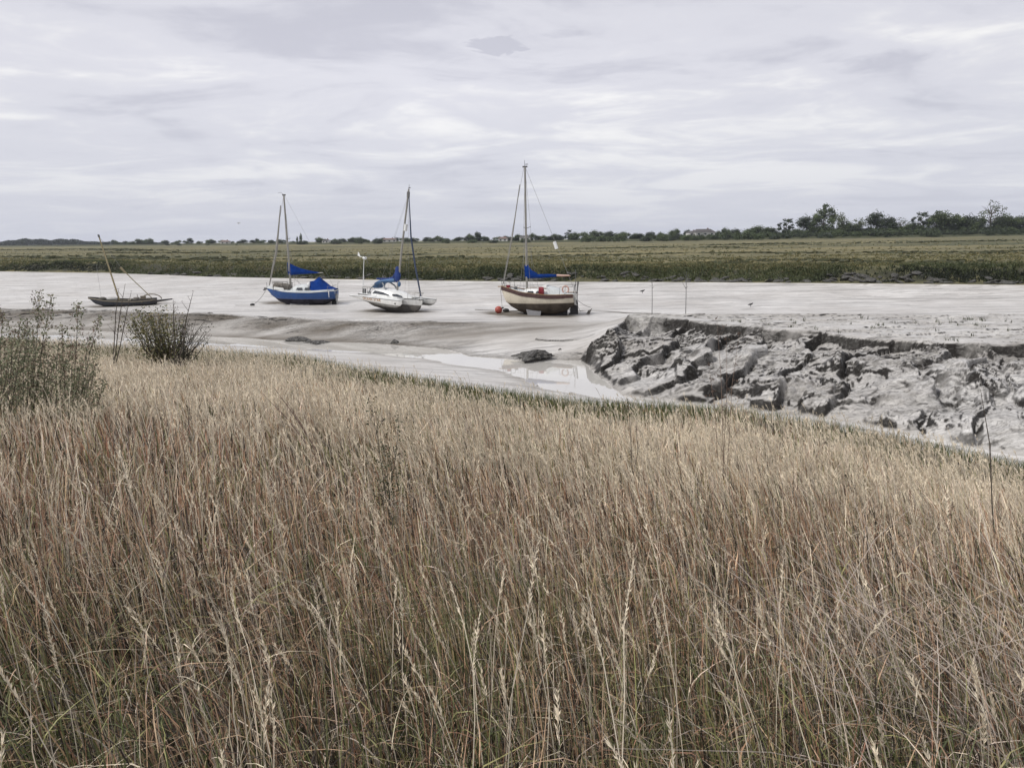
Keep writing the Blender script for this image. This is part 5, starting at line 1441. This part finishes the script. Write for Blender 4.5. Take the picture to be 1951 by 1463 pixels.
def weed(name, label, cat, px0, tops, Y, grp=None, leafy=0, col=((0.07, 0.08, 0.04),), stemr=0.006, stem_mat=None, umbel=0, lsize=0.03, branchy=5, seeds=0, hcol=(0.12, 0.08, 0.06), seed=1, minz=0.15):
    rs = random.Random(seed)
    b = WY(px0, 900, Y); b.z = height_at(b.x, b.y)
    o = empty(name, b); tag(o, label, cat, grp)
    rb = Rib(); heads = []
    for (tx_, ty_) in tops:
        tp = WY(tx_, ty_, Y + rs.uniform(-0.15, 0.15)) - b
        m1 = tp * 0.35 + Vector((rs.uniform(-.05, .05), 0, 0.02)); m2 = tp * 0.7 + Vector((rs.uniform(-.05, .05), 0, 0.03))
        m = MB(); m.tube([(0, 0, -0.02), m1, m2, tp], [stemr * 1.5, stemr * 1.2, stemr, stemr * 0.4], 5)
        so = m.build("stem", stem_mat or M_TWIG, o)
        ends = [tp]
        Lh = tp.length; bmb = MB(); hasb = False
        for k in range(branchy):
            f_ = rs.uniform(0.35, 0.95); q = m1.lerp(m2, (f_ - .35) / .35) if f_ < 0.7 else m2.lerp(tp, (f_ - .7) / .3)
            e_ = q + Vector((rs.uniform(-1, 1) * 0.16, rs.uniform(-1, 1) * 0.12, rs.uniform(0.10, 0.26))) * (1.25 - f_) * Lh * 0.8
            bmb.tube([q, q.lerp(e_, 0.5) + Vector((0, 0, -0.01)), e_], [stemr * 0.6, stemr * 0.45, stemr * 0.2], 4); hasb = True
            ends.append(e_)
        if hasb: bmb.build("branch", stem_mat or M_TWIG, so)
        for q in ends:
            if umbel:
                for j in range(umbel):
                    a = rs.uniform(0, 6.28); r2 = rs.uniform(0.3, 1) * 0.05
                    heads.append(q + Vector((r2 * math.cos(a), r2 * math.sin(a), 0.03 + rs.uniform(0, 0.02))))
            if seeds:
                for j in range(seeds):
                    heads.append(q - (q - Vector((0, 0, 0))).normalized() * rs.uniform(0, 0.16) * Lh * 0.5 + Vector((rs.gauss(0, .006), rs.gauss(0, .006), 0)))
        if leafy:
            pts = []
            for k in range(leafy):
                f_ = rs.uniform(minz, 1.0); q = tp * f_
                w_ = (0.20 if leafy > 80 else 0.11) * (1.12 - f_)
                pts.append((q.x + rs.gauss(0, w_), q.y + rs.gauss(0, w_), q.z + rs.uniform(-.02, .05)))
            leaves_at(rb, pts, lsize, list(col), 0.035, 4, 0.5)
    if rb.n: rb.build("foliage", M_LEAF, o)
    if heads:
        hb_ = Rib(); leaves_at(hb_, [tuple(h) for h in heads], 0.018, [hcol], 0.004, 3); hb_.build("seed_head", M_LEAF, o)
    return o
MG = "mugwort clump at the west end of the dyke"
GW = ((0.19, 0.205, 0.12), (0.12, 0.14, 0.075), (0.30, 0.285, 0.185), (0.27, 0.21, 0.155), (0.22, 0.235, 0.15))
spec = [(62, [(75, 556), (98, 566), (52, 612)], 13.0, "tallest feathery mugwort, its twin brown plumes rising above the mud"),
        (140, [(150, 578), (190, 606), (118, 622)], 13.4, "feathery mugwort with a reddish plume beside the tallest one"),
        (18, [(6, 592), (38, 614), (-20, 604)], 13.2, "feathery mugwort at the very edge of the picture beside the tallest one")]
for i, (bx, tp_, Y_, lb) in enumerate(spec):
    weed("mugwort", lb, "weed", bx, tp_, Y_, MG, leafy=150, col=GW, branchy=10, lsize=0.042, seeds=16, hcol=(0.15, 0.11, 0.08) if i != 1 else (0.22, 0.12, 0.09), seed=20 + i)
for i, (bx, tx_, ty_) in enumerate([(20, 24, 632), (48, 52, 644), (95, 82, 676), (140, 150, 700), (10, -6, 700), (-30, -40, 640), (5, 0, 650), (40, 30, 652), (60, 66, 640), (85, 92, 655), (110, 112, 650), (128, 138, 668), (150, 165, 662), (30, 12, 680), (75, 60, 690), (120, 122, 700), (170, 182, 690)]):
    weed("mugwort", "low leafy grey-green mugwort in the clump under the tall plumes", "weed", bx, [(tx_, ty_), (tx_ + 16, ty_ + 22)], 12.2 + 0.35 * (i % 5), MG, leafy=75, col=GW, branchy=6, lsize=0.040, seed=50 + i, minz=0.05)
weed("dead_umbel", "tall bare dead umbel stems standing in front of the slumped mud bank", "weed", 1382, [(1366, 612), (1384, 650), (1350, 700), (1408, 640)], 11.5, branchy=5, umbel=7, stem_mat=M_REDTWIG, seed=5, stemr=0.004)
weed("dead_umbel", "dry forked umbel rising out of the bush below the open boat", "weed", 352, [(368, 556), (330, 572)], 33.5, branchy=5, umbel=10, seed=8, stemr=0.02, seeds=0)
weed("dead_umbel", "small dry umbel silhouetted against the deck of the open boat", "weed", 236, [(238, 544), (226, 552), (250, 556)], 33.0, branchy=4, umbel=9, seed=9, stemr=0.018)
weed("dead_weed", "single dark curved dead stem against the far east end of the slumped bank", "weed", 1924, [(1868, 742)], 8.0, branchy=2, stem_mat=M_TWIG, stemr=0.006, seed=11)
weed("dead_weed", "dark knotted dead stem in the grass below the creek mouth", "weed", 1208, [(1196, 760), (1212, 810)], 10.5, branchy=2, seeds=8, stemr=0.005, seed=12, hcol=(0.08, 0.06, 0.045))
weed("dead_weed", "reddish dead branch arching over the pale grass below the blue yacht", "weed", 640, [(520, 736), (545, 762), (498, 748)], 10.5, branchy=2, stem_mat=M_REDTWIG, stemr=0.007, seed=13)
weed("green_weed", "dark green bushy weed with two upright shoots amid the dry grass", "weed", 738, [(706, 762), (760, 792), (732, 850), (748, 860)], 7.2, leafy=60, col=((0.04, 0.052, 0.022), (0.065, 0.078, 0.034)), branchy=5, lsize=0.022, stemr=0.0035, seed=14, minz=0.2)
rs = random.Random(77)
DL = "thin dark dead stems standing in the dry grass"
for k in range(34):
    px = rs.uniform(250, 1900); Y_ = rs.uniform(5.5, 16)
    b = WY(px, 900, Y_); gz_ = height_at(b.x, b.y)
    topz = gz_ + rs.uniform(0.6, 1.0)
    q = Vector((b.x, Y_, topz)) - Vector((0, 0, EYE))
    dd = q.dot(_f); tpx = PW/2 + q.dot(_r)/dd*FPX; tpy = PH/2 - q.dot(_u)/dd*FPX
    weed("dead_weed", "thin dark dead stem standing in the dry grass", "weed", px, [(tpx + rs.uniform(-40, 40), tpy)], Y_, DL, branchy=rs.choice((0, 2, 3, 4)), seeds=rs.choice((0, 4, 7)), stemr=0.0022 + 0.0003 * Y_, stem_mat=rs.choice((M_TWIG, M_REDTWIG)), seed=100 + k, hcol=(0.06, 0.045, 0.035))
# ------------------------------------------------------------------ far side: trees, hedge bushes, houses
def crown_mesh(name, shape, nleaf, leaf, cols, seed, gaps=0.35):
    "shape: list of (x, y, z, rx, ry, rz) lobes in a unit tree of height 1"
    r = np.random.default_rng(seed); rb = Rib(); tot = sum(s[3] * s[5] for s in shape)
    for (x, y, z, rx, ry, rz) in shape:
        ncl = max(6, int(46 * rx * rz / tot))
        cc = r.normal(0, 1, (ncl, 3)); cc /= np.linalg.norm(cc, axis=1, keepdims=True); cc *= r.uniform(0.55, 1.0, (ncl, 1))
        cc = cc * np.array([rx, ry, rz]) + np.array([x, y, z])
        per = max(8, int(nleaf * rx * rz / tot / ncl))
        tone = r.uniform(0.6, 1.35, ncl)
        keep = r.random(ncl) > gaps * 0.5
        for c, tn, kp in zip(cc, tone, keep):
            if not kp: continue
            n = per; p = c + r.normal(0, 1, (n, 3)) * min(rx, rz) * 0.26
            d = r.normal(0, 1, (n, 3)); d /= np.linalg.norm(d, axis=1, keepdims=True)
            q = np.cross(d, r.normal(0, 1, (n, 3))); q /= np.linalg.norm(q, axis=1, keepdims=True) + 1e-9
            col = np.array(cols)[r.integers(0, len(cols), n)] * tn * r.uniform(0.75, 1.25, (n, 1))
            rb.quads(p, d * leaf * r.uniform(.6, 1.4, (n, 1)), q * leaf * 0.4, col)
    return rb
def trunk_mb(shape, r0, seed):
    rs = random.Random(seed); m = MB(); zb = min(s[2] - s[5] for s in shape)
    m.tube([(0, 0, -0.03), (0.01, 0, 0.3), (0.0, 0.0, 0.62), (0.01, 0, 0.85)], [r0, r0 * 0.75, r0 * 0.45, r0 * 0.15], 6)
    for s in shape:
        for k in range(3):
            e = (s[0] + rs.uniform(-.6, .6) * s[3], s[1] + rs.uniform(-.6, .6) * s[4], s[2] + rs.uniform(-.2, .7) * s[5])
            z0 = max(0.12, min(0.6, e[2] - 0.22)); m.tube([(0, 0, z0), (e[0] * .5, e[1] * .5, (z0 + e[2]) / 2), e], [r0 * 0.4, r0 * 0.25, r0 * 0.08], 4)
    return m
DK = [(0.046, 0.064, 0.033), (0.066, 0.088, 0.043), (0.036, 0.048, 0.027)]
MD = [(0.085, 0.115, 0.048), (0.12, 0.155, 0.068), (0.060, 0.084, 0.038)]
PL = [(0.11, 0.135, 0.07), (0.14, 0.16, 0.09), (0.085, 0.105, 0.055)]
def rshape(seed, n, wid, zlo, zhi):
    r = random.Random(seed); out = [(0, 0, (zlo + zhi) / 2, wid * 0.7, wid * 0.7, (zhi - zlo) / 2 * 0.95)]
    for k in range(n):
        out.append((r.uniform(-1, 1) * wid * 0.75, r.uniform(-1, 1) * wid * 0.6, r.uniform(zlo + 0.1, zhi - 0.12), wid * r.uniform(.28, .5), wid * r.uniform(.28, .5), r.uniform(.10, .2)))
    return out
TYPES = {
    "round": (rshape(1, 7, 0.46, 0.12, 0.98), MD, 4200, 0.050, 0.2),
    "dark": (rshape(2, 7, 0.44, 0.08, 0.98), DK, 4600, 0.046, 0.12),
    "tall": ([(0, 0, .45, .24, .24, .35), (.1, 0, .72, .16, .16, .22), (-.1, 0, .62, .17, .17, .2), (.04, 0, .88, .10, .10, .12), (.2, 0, .42, .14, .14, .24), (-.19, 0, .4, .14, .14, .24)], MD, 4600, 0.040, 0.15),
    "pine": ([(0, 0, .80, .22, .22, .12), (-.22, 0, .66, .20, .2, .09), (.2, 0, .58, .24, .24, .10), (-.1, 0, .45, .28, .28, .10), (.1, 0, .93, .13, .13, .07), (0.05, 0, .28, .34, .3, .12)], DK, 3600, 0.040, 0.25),
    "pale": (rshape(4, 7, 0.42, 0.10, 0.98), PL, 2400, 0.045, 0.5),
    "sparse": ([(-.2, 0, .75, .16, .16, .14), (.18, 0, .80, .18, .18, .14), (0, 0, .92, .12, .12, .08), (.30, 0, .60, .12, .12, .10), (-.32, 0, .58, .12, .12, .1), (0.02, 0, .6, .2, .2, .14), (0, 0, .3, .3, .3, .16)], PL, 1100, 0.036, 0.9),
    "bushy": ([(0, 0, .42, .75, .6, .45), (.55, 0, .35, .5, .4, .36), (-.6, 0, .33, .5, .4, .34), (.2, 0, .62, .4, .4, .32)], MD, 2600, 0.09, 0.15),
    "dbush": ([(0, 0, .42, .8, .6, .45), (.6, 0, .35, .5, .4, .3), (-.55, 0, .38, .5, .4, .4)], DK, 2600, 0.09, 0.1),
}
PROTO = {}
for i, (k, (shp, cols, nl, lf, gp)) in enumerate(TYPES.items()):
    rb = crown_mesh(k, shp, nl, lf, cols, 300 + i, gp)
    co_ = rb.build("crown", M_LEAF); to_ = trunk_mb(shp, 0.022 if k not in ("bushy", "dbush") else 0.03, i).build("trunk", M_TRUNK)
    PROTO[k] = (co_.data, to_.data)
    bpy.data.objects.remove(co_); bpy.data.objects.remove(to_)
def tree(kind, px, ptop, pbase, label, Y=None, wid=1.0, name="tree", grp=None, cat="tree", rot=None):
    t_ = WY(px, 455, 500).x / 506
    Yd = Y if Y else float(Ef(t_)) + 30
    b = WY(px, pbase, Yd); tp = WY(px, ptop, Yd); H = tp.z - b.z
    gz = height_at(b.x, b.y) if Y and Y < Ef(t_) else float(Zf(t_)) * 0.99
    if Y is None or True:
        H = tp.z - gz
    o = empty(name, (b.x, Yd, gz), (0, 0, rot if rot is not None else (0.0 if kind in ("sparse", "pine", "tall") else random.uniform(0, 6.28))))
    sc = H; o.scale = (sc * wid, sc * wid, sc)
    for nm, me in (("crown", PROTO[kind][0]), ("trunk", PROTO[kind][1])):
        c = bpy.data.objects.new(nm, me); COL.objects.link(c); c.parent = o
    tag(o, label, cat, grp)
    return o
R_ = 0.0
BIG = [("pine", 1498, 415, 440, "dark layered conifer standing apart, first of the tall trees beyond the marsh", 1.0),
       ("dark", 1537, 410, 440, "dark rounded tree tight against the tallest bluish poplar-like tree", 0.85),
       ("tall", 1568, 389, 440, "tallest grey-green tree with a ragged twin top beyond the marsh", 0.9),
       ("pale", 1604, 406, 440, "pale loose tree just beyond the tallest ragged one", 0.7),
       ("round", 1622, 420, 440, "low mid-green tree between the pale loose tree and a wispy one", 1.0),
       ("pale", 1640, 416, 440, "wispy pale tree before the solid dark pair", 0.8),
       ("dark", 1670, 402, 440, "solid dark domed tree, the bigger of the close dark pair", 0.8),
       ("dark", 1697, 411, 440, "solid dark domed tree, the smaller of the close dark pair", 0.85),
       ("sparse", 1715, 414, 440, "thin see-through tree beside the close dark pair", 1.0),
       ("round", 1734, 424, 440, "low bushy tree between the see-through tree and the ragged pine", 1.1),
       ("pine", 1753, 402, 440, "ragged dark pine with uneven tiers", 0.9),
       ("tall", 1782, 402, 440, "grey-green rounded tree beside the ragged pine", 1.0),
       ("round", 1806, 399, 440, "broad arching tree, widest crown of the far row", 1.15),
       ("dark", 1838, 408, 440, "dark tree between the broad arching crown and the airy tree", 0.9),
       ("round", 1858, 410, 440, "mid-green tree at the foot of the airy tall tree", 0.9),
       ("sparse", 1885, 381, 440, "airy tall pale tree with sky showing through its crown", 0.85),
       ("dark", 1902, 410, 440, "dark low tree under the airy pale crown", 1.1),
       ("round", 1924, 405, 440, "mid-green rounded tree past the airy pale tree", 1.0),
       ("dark", 1948, 410, 440, "dark tree cut by the edge of the picture", 1.1)]
for k, px, pt, pb, lab, wd in BIG:
    tree(k, px, pt, pb, lab, None, wd * (1.2 if k in ("round", "dark", "pale") else 1.2), grp="row of tall trees beyond the marsh")
rs = random.Random(15)
for px in range(1515, 1960, 17):
    tree(rs.choice(("round", "dark", "round")), px + rs.uniform(-5, 5), rs.uniform(429, 436) - (px - 1515) * 0.012, 440, "low dark tree on the far horizon", None, rs.uniform(1.5, 2.2), grp="low trees and hedge along the far horizon")
LG = "low trees and hedge along the far horizon"
rs = random.Random(5)
LOW = [(1283, 434, 1.2, "round"), (1309, 437, 1.0, "dark"), (1365, 438, 1.1, "round"), (1385, 432, 1.1, "round"), (1404, 435, 1.2, "dark"), (1430, 431, 1.7, "round"), (1452, 428, 1.8, "round"), (1472, 433, 1.6, "dark"),
       (672, 451, 1.3, "round"), (700, 455, 1.5, "round"), (730, 457, 1.6, "round"), (776, 454, 1.3, "dark"), (812, 455, 1.5, "round"), (837, 448, 1.5, "round"), (870, 452, 1.6, "round"), (897, 444, 1.1, "round"), (911, 441, 0.9, "dark"), (925, 449, 1.3, "round"),
       (963, 449, 1.4, "dark"), (987, 445, 1.3, "round"), (1012, 443, 1.2, "round"), (1037, 447, 1.5, "round"), (1060, 444, 1.5, "round"), (1084, 437, 0.9, "pine"), (1092, 441, 1.4, "round"), (1113, 440, 1.5, "round"), (1137, 437, 1.5, "round"), (1160, 440, 1.6, "dark"), (1188, 440, 1.5, "round"), (1213, 443, 1.6, "round"), (1237, 441, 1.5, "dark"), (1262, 441, 1.4, "round"),
       (363, 453, 1.1, "dark"), (398, 455, 1.7, "round"), (425, 457, 1.6, "round"), (455, 459, 1.6, "round"), (490, 454, 1.0, "dark"), (520, 458, 1.6, "round"), (545, 459, 1.4, "round"), (566, 450, 0.42, "tall"), (573, 444, 0.40, "tall"), (610, 451, 1.6, "round"), (640, 454, 1.6, "round"), (218, 456, 1.3, "round"), (240, 459, 1.6, "dark"), (266, 454, 1.5, "round"), (283, 453, 1.4, "round"), (312, 457, 1.2, "round"), (338, 457, 1.6, "round")]
for px, pt, wd, kd in LOW:
    tree(kd, px, pt, 455, "low dark tree on the far horizon", None, wd, grp=LG)
x = 200
while x < 1500:
    pt = np.interp(x, [0, 200, 600, 1000, 1300, 1500], [462, 460, 456, 449, 444, 442]) + rs.uniform(-1.5, 2.5)
    tree(rs.choice(("round", "dark")), x, pt, 455, "low dark tree on the far horizon", None, rs.uniform(1.6, 2.4), grp=LG); x += rs.uniform(13, 26)
# bushes on and before the embankment
HG = "bushes along the foot of the far embankment"
x = 1290
while x < 1990:
    Y_ = float(Ef(WY(x, 455, 500).x / 506)); b = WY(x, 452, Y_)
    tree(rs.choice(("bushy", "dbush", "dbush")), x, np.interp(x, [1290, 1480, 1951], [446, 441, 433]) + rs.uniform(-2, 3), 452, "dark rounded bush growing on the far embankment", Y_ + 7, rs.uniform(0.9, 1.4), name="embankment_bush", grp=HG, cat="bush"); x += rs.uniform(9, 17)
for px, pt, dY, wd, k in ((1418, 440, -14, 1.5, "bushy"), (1445, 444, -14, 1.6, "bushy"), (1475, 446, -12, 1.5, "dbush"), (1775, 434, -5, 1.2, "dbush"), (1262, 446, -15, 1.6, "bushy"), (1230, 448, -12, 1.6, "dbush"), (1180, 443, -15, 1.4, "bushy"), (1120, 447, -25, 1.5, "bushy"), (1150, 448, -20, 1.5, "bushy"),
                          (684, 451, -12, 0.9, "bushy"), (720, 453, -10, 1.2, "dbush"), (640, 457, -10, 2.0, "dbush"), (575, 458, -25, 1.3, "dbush"), (318, 463, -30, 1.0, "dbush"), (340, 464, -30, 1.5, "dbush"), (395, 465, -20, 1.8, "bushy"), (450, 465, -20, 1.6, "bushy"), (850, 455, -15, 1.6, "bushy"), (900, 456, -10, 2, "bushy"), (940, 456, -12, 2, "dbush"), (1000, 454, -14, 1.5, "bushy"), (1315, 447, -22, 1.6, "bushy")):
    Y_ = float(Ef(WY(px, 455, 500).x / 506)) + dY
    tree(k, px, pt, 455, "rounded green bush at the foot of the far embankment", Y_, wd, name="embankment_bush", grp=HG, cat="bush")
# wood far off at the western end
wr = np.random.default_rng(9); rbw = Rib()
n = 26000
px_ = wr.uniform(-260, 330, n)
topy = 466 - (8.5 + 1.6 * np.sin(px_ / 37 - 1) + 1.0 * np.sin(px_ / 13 + 2) + 0.9 * np.sin(px_ / 5.1)) * np.clip((290 - px_) / 130, 0.12, 1)
topy += np.clip((60 - px_) * 0.03, 0, 3)
Y = wr.uniform(1350, 1450, n)
tanx = (px_ - PW / 2) / FPX * 0.985
pxz = np.array([WY(a, b, 1400).z for a, b in zip(px_[:400], topy[:400])])
ztop = EYE + ((463 - topy) / FPX) * 1400 * 1.0 + (px_ - 0) * 0.0
z = 2.5 + (ztop - 2.5) * wr.random(n) ** 0.7
X = tanx * Y * 1.02
d = wr.normal(0, 1, (n, 3)); d /= np.linalg.norm(d, axis=1, keepdims=True); q = np.cross(d, wr.normal(0, 1, (n, 3))); q /= np.linalg.norm(q, axis=1, keepdims=True)
rbw.quads(np.stack([X, Y, z], 1), d * 2.6, q * 1.3, np.array([[0.03, 0.042, 0.024]]) * wr.uniform(0.5, 1.5, (n, 1)))
tag(rbw.build("distant_woods", M_LEAF), "long low wood on the horizon at the western end", kind="stuff")

# houses
M_WALLW = paint("white_render", (0.62, 0.61, 0.58), 0.8, 0.1); M_ROOF = paint("slate_roof", (0.085, 0.08, 0.08), 0.8, 0.2); M_TILE = paint("tile_roof", (0.17, 0.11, 0.09), 0.8, 0.2)
def house(px, pbase, wpx, eave, ridge, label, roof=M_ROOF, dY=45, fl=1, gable=False):
    Y = float(Ef(WY(px, 455, 500).x / 506)) + dY
    k = Y / FPX; W_ = wpx * k; b = WY(px, pbase, Y); tz = WY(px, ridge, Y).z; ez = WY(px, eave, Y).z
    z0 = float(Zf(b.x / (Y + 6))) - 0.3
    o = empty("house", (b.x, Y, z0), (0, 0, random.uniform(-.2, .2))); tag(o, label, "house", "houses beyond the far embankment")
    he = ez - z0; hr = tz - z0; D = max(7, W_ * 0.5)
    wo = MB().box((0, 0, he / 2), (W_, D, he)).build("wall", M_WALLW, o, smooth=False)
    m = MB(); e = 0.5
    if gable: m.rings([[(-W_/2, -D/2 - e, he), (0, -D/2 - e, hr), (W_/2, -D/2 - e, he)], [(-W_/2, D/2 + e, he), (0, D/2 + e, hr), (W_/2, D/2 + e, he)]])
    else:
        ro = [[(-W_/2 - e, -D/2 - e, he), (-W_/2 - e, D/2 + e, he), (-W_/2 + D * 0.3, 0.1, hr), (-W_/2 + D * 0.3, -0.1, hr)], [(W_/2 + e, -D/2 - e, he), (W_/2 + e, D/2 + e, he), (W_/2 - D * 0.3, 0.1, hr), (W_/2 - D * 0.3, -0.1, hr)]]
        m.rings(ro)
    r_o = m.build("roof", roof, o, smooth=False)
    MB().box((W_ * 0.22, 0, hr), (0.9, 0.6, 1.3)).build("chimney", M_TILE, r_o, smooth=False)
    nw = max(2, int(W_ / 4))
    for i in range(nw):
        MB().box((-W_/2 + W_ * (i + 0.5) / nw, -D/2 - 0.02, he - 1.3), (1.5, 0.08, 1.1)).build("window", M_GLASS, o, smooth=False)
house(1340, 446, 38, 442.5, 436.5, "long white bungalow with a dark slate roof on the horizon", dY=18)
house(1318, 446, 16, 443, 440, "small white outbuilding beside the long white bungalow", dY=16)
house(959, 458, 16, 454.5, 451.5, "white cottage on the horizon just short of the cream yacht's mast", M_TILE, dY=14)
house(622, 462, 12, 458.5, 456, "small pale house on the horizon between blue yacht and trimaran", M_ROOF, dY=14, gable=True)
house(1000, 456, 20, 452, 449, "low grey roofed house behind the cream yacht's mast", M_ROOF, dY=16)
house(430, 464, 16, 460.5, 458, "low pale house on the horizon beyond the open boat's mast", M_TILE, dY=14)
house(742, 460, 26, 456.5, 454, "long low house on the horizon behind the trimaran's mast", M_TILE, dY=14)

# birds
def gull(px, py, label, Y=None, flying=False, dark=False):
    M_ = paint("gull_plumage", (0.65, 0.65, 0.64) if not dark else (0.05, 0.05, 0.05), 0.8, 0.1)
    p = WY(px, py, Y) if Y else drop(px, py)
    o = empty("gull" if not dark else "crow", p, (0, 0, random.uniform(-.5, .5))); tag(o, label, "bird")
    m = MB(); z = 0.22 if not flying else 0
    m.tube([(-0.3, 0, z), (-0.18, 0, z + 0.01), (0, 0, z + 0.03), (0.14, 0, z + 0.07), (0.2, 0, z + 0.13), (0.27, 0, z + 0.14)], [0.015, 0.06, 0.095, 0.07, 0.05, 0.012], 8); m.build("body", M_, o)
    for sg in (-1, 1):
        w_ = MB()
        if flying: w_.plate([(0.1, sg*0.06, 0.05), (0.08, sg*0.35, 0.18), (-0.05, sg*0.7, 0.1), (-0.08, sg*0.34, 0.15), (-0.08, sg*0.06, 0.04)], 0.02, 2)
        else: w_.plate([(0.1, sg*0.09, z + 0.05), (-0.34, sg*0.05, z + 0.02), (-0.1, sg*0.08, z - 0.04)], 0.03, 1)
        w_.build("wing", M_, o)
        if not flying: MB().tube([(0, sg*0.03, 0), (0, sg*0.03, z)], 0.012, 4).build("leg", M_BLACKM, o)
gull(1430, 585, "dark crow standing on the river mud beyond the slumped bank", dark=True)
gull(1224, 559, "dark crow on the river mud above the cream yacht's anchor rope", dark=True)
gull(1624, 469, "white gull standing on the marsh below the tall trees", 250)
gull(1664, 468, "white gull on the marsh further east than the other one", 260)
gull(455, 426, "gull flying low over the horizon beside the blue yacht's mast", 150, flying=True)

# haze over the whole estuary
hz_ = MB().box((0, 1300, 19), (6400, 2700, 44)).build("haze", None, smooth=False) if False else None
me = bpy.data.meshes.new("haze"); x0, x1, y0_, y1_, z0, z1 = -3200, 3200, -40, 2800, -4, 42
me.from_pydata([(x0, y0_, z0), (x1, y0_, z0), (x1, y1_, z0), (x0, y1_, z0), (x0, y0_, z1), (x1, y0_, z1), (x1, y1_, z1), (x0, y1_, z1)], [], [(3, 2, 1, 0), (4, 5, 6, 7), (0, 1, 5, 4), (1, 2, 6, 5), (2, 3, 7, 6), (3, 0, 4, 7)])
hm = bpy.data.materials.new("haze_air"); hm.use_nodes = True; hn = hm.node_tree; hn.nodes.clear()
ho = hn.nodes.new("ShaderNodeOutputMaterial"); pv = hn.nodes.new("ShaderNodeVolumePrincipled")
pv.inputs["Color"].default_value = (0.82, 0.87, 1.0, 1); pv.inputs["Density"].default_value = 0.00010; pv.inputs["Anisotropy"].default_value = 0.3
hn.links.new(pv.outputs[0], ho.inputs["Volume"])
me.materials.append(hm); hz_ = bpy.data.objects.new("haze", me); COL.objects.link(hz_); tag(hz_, kind="stuff")
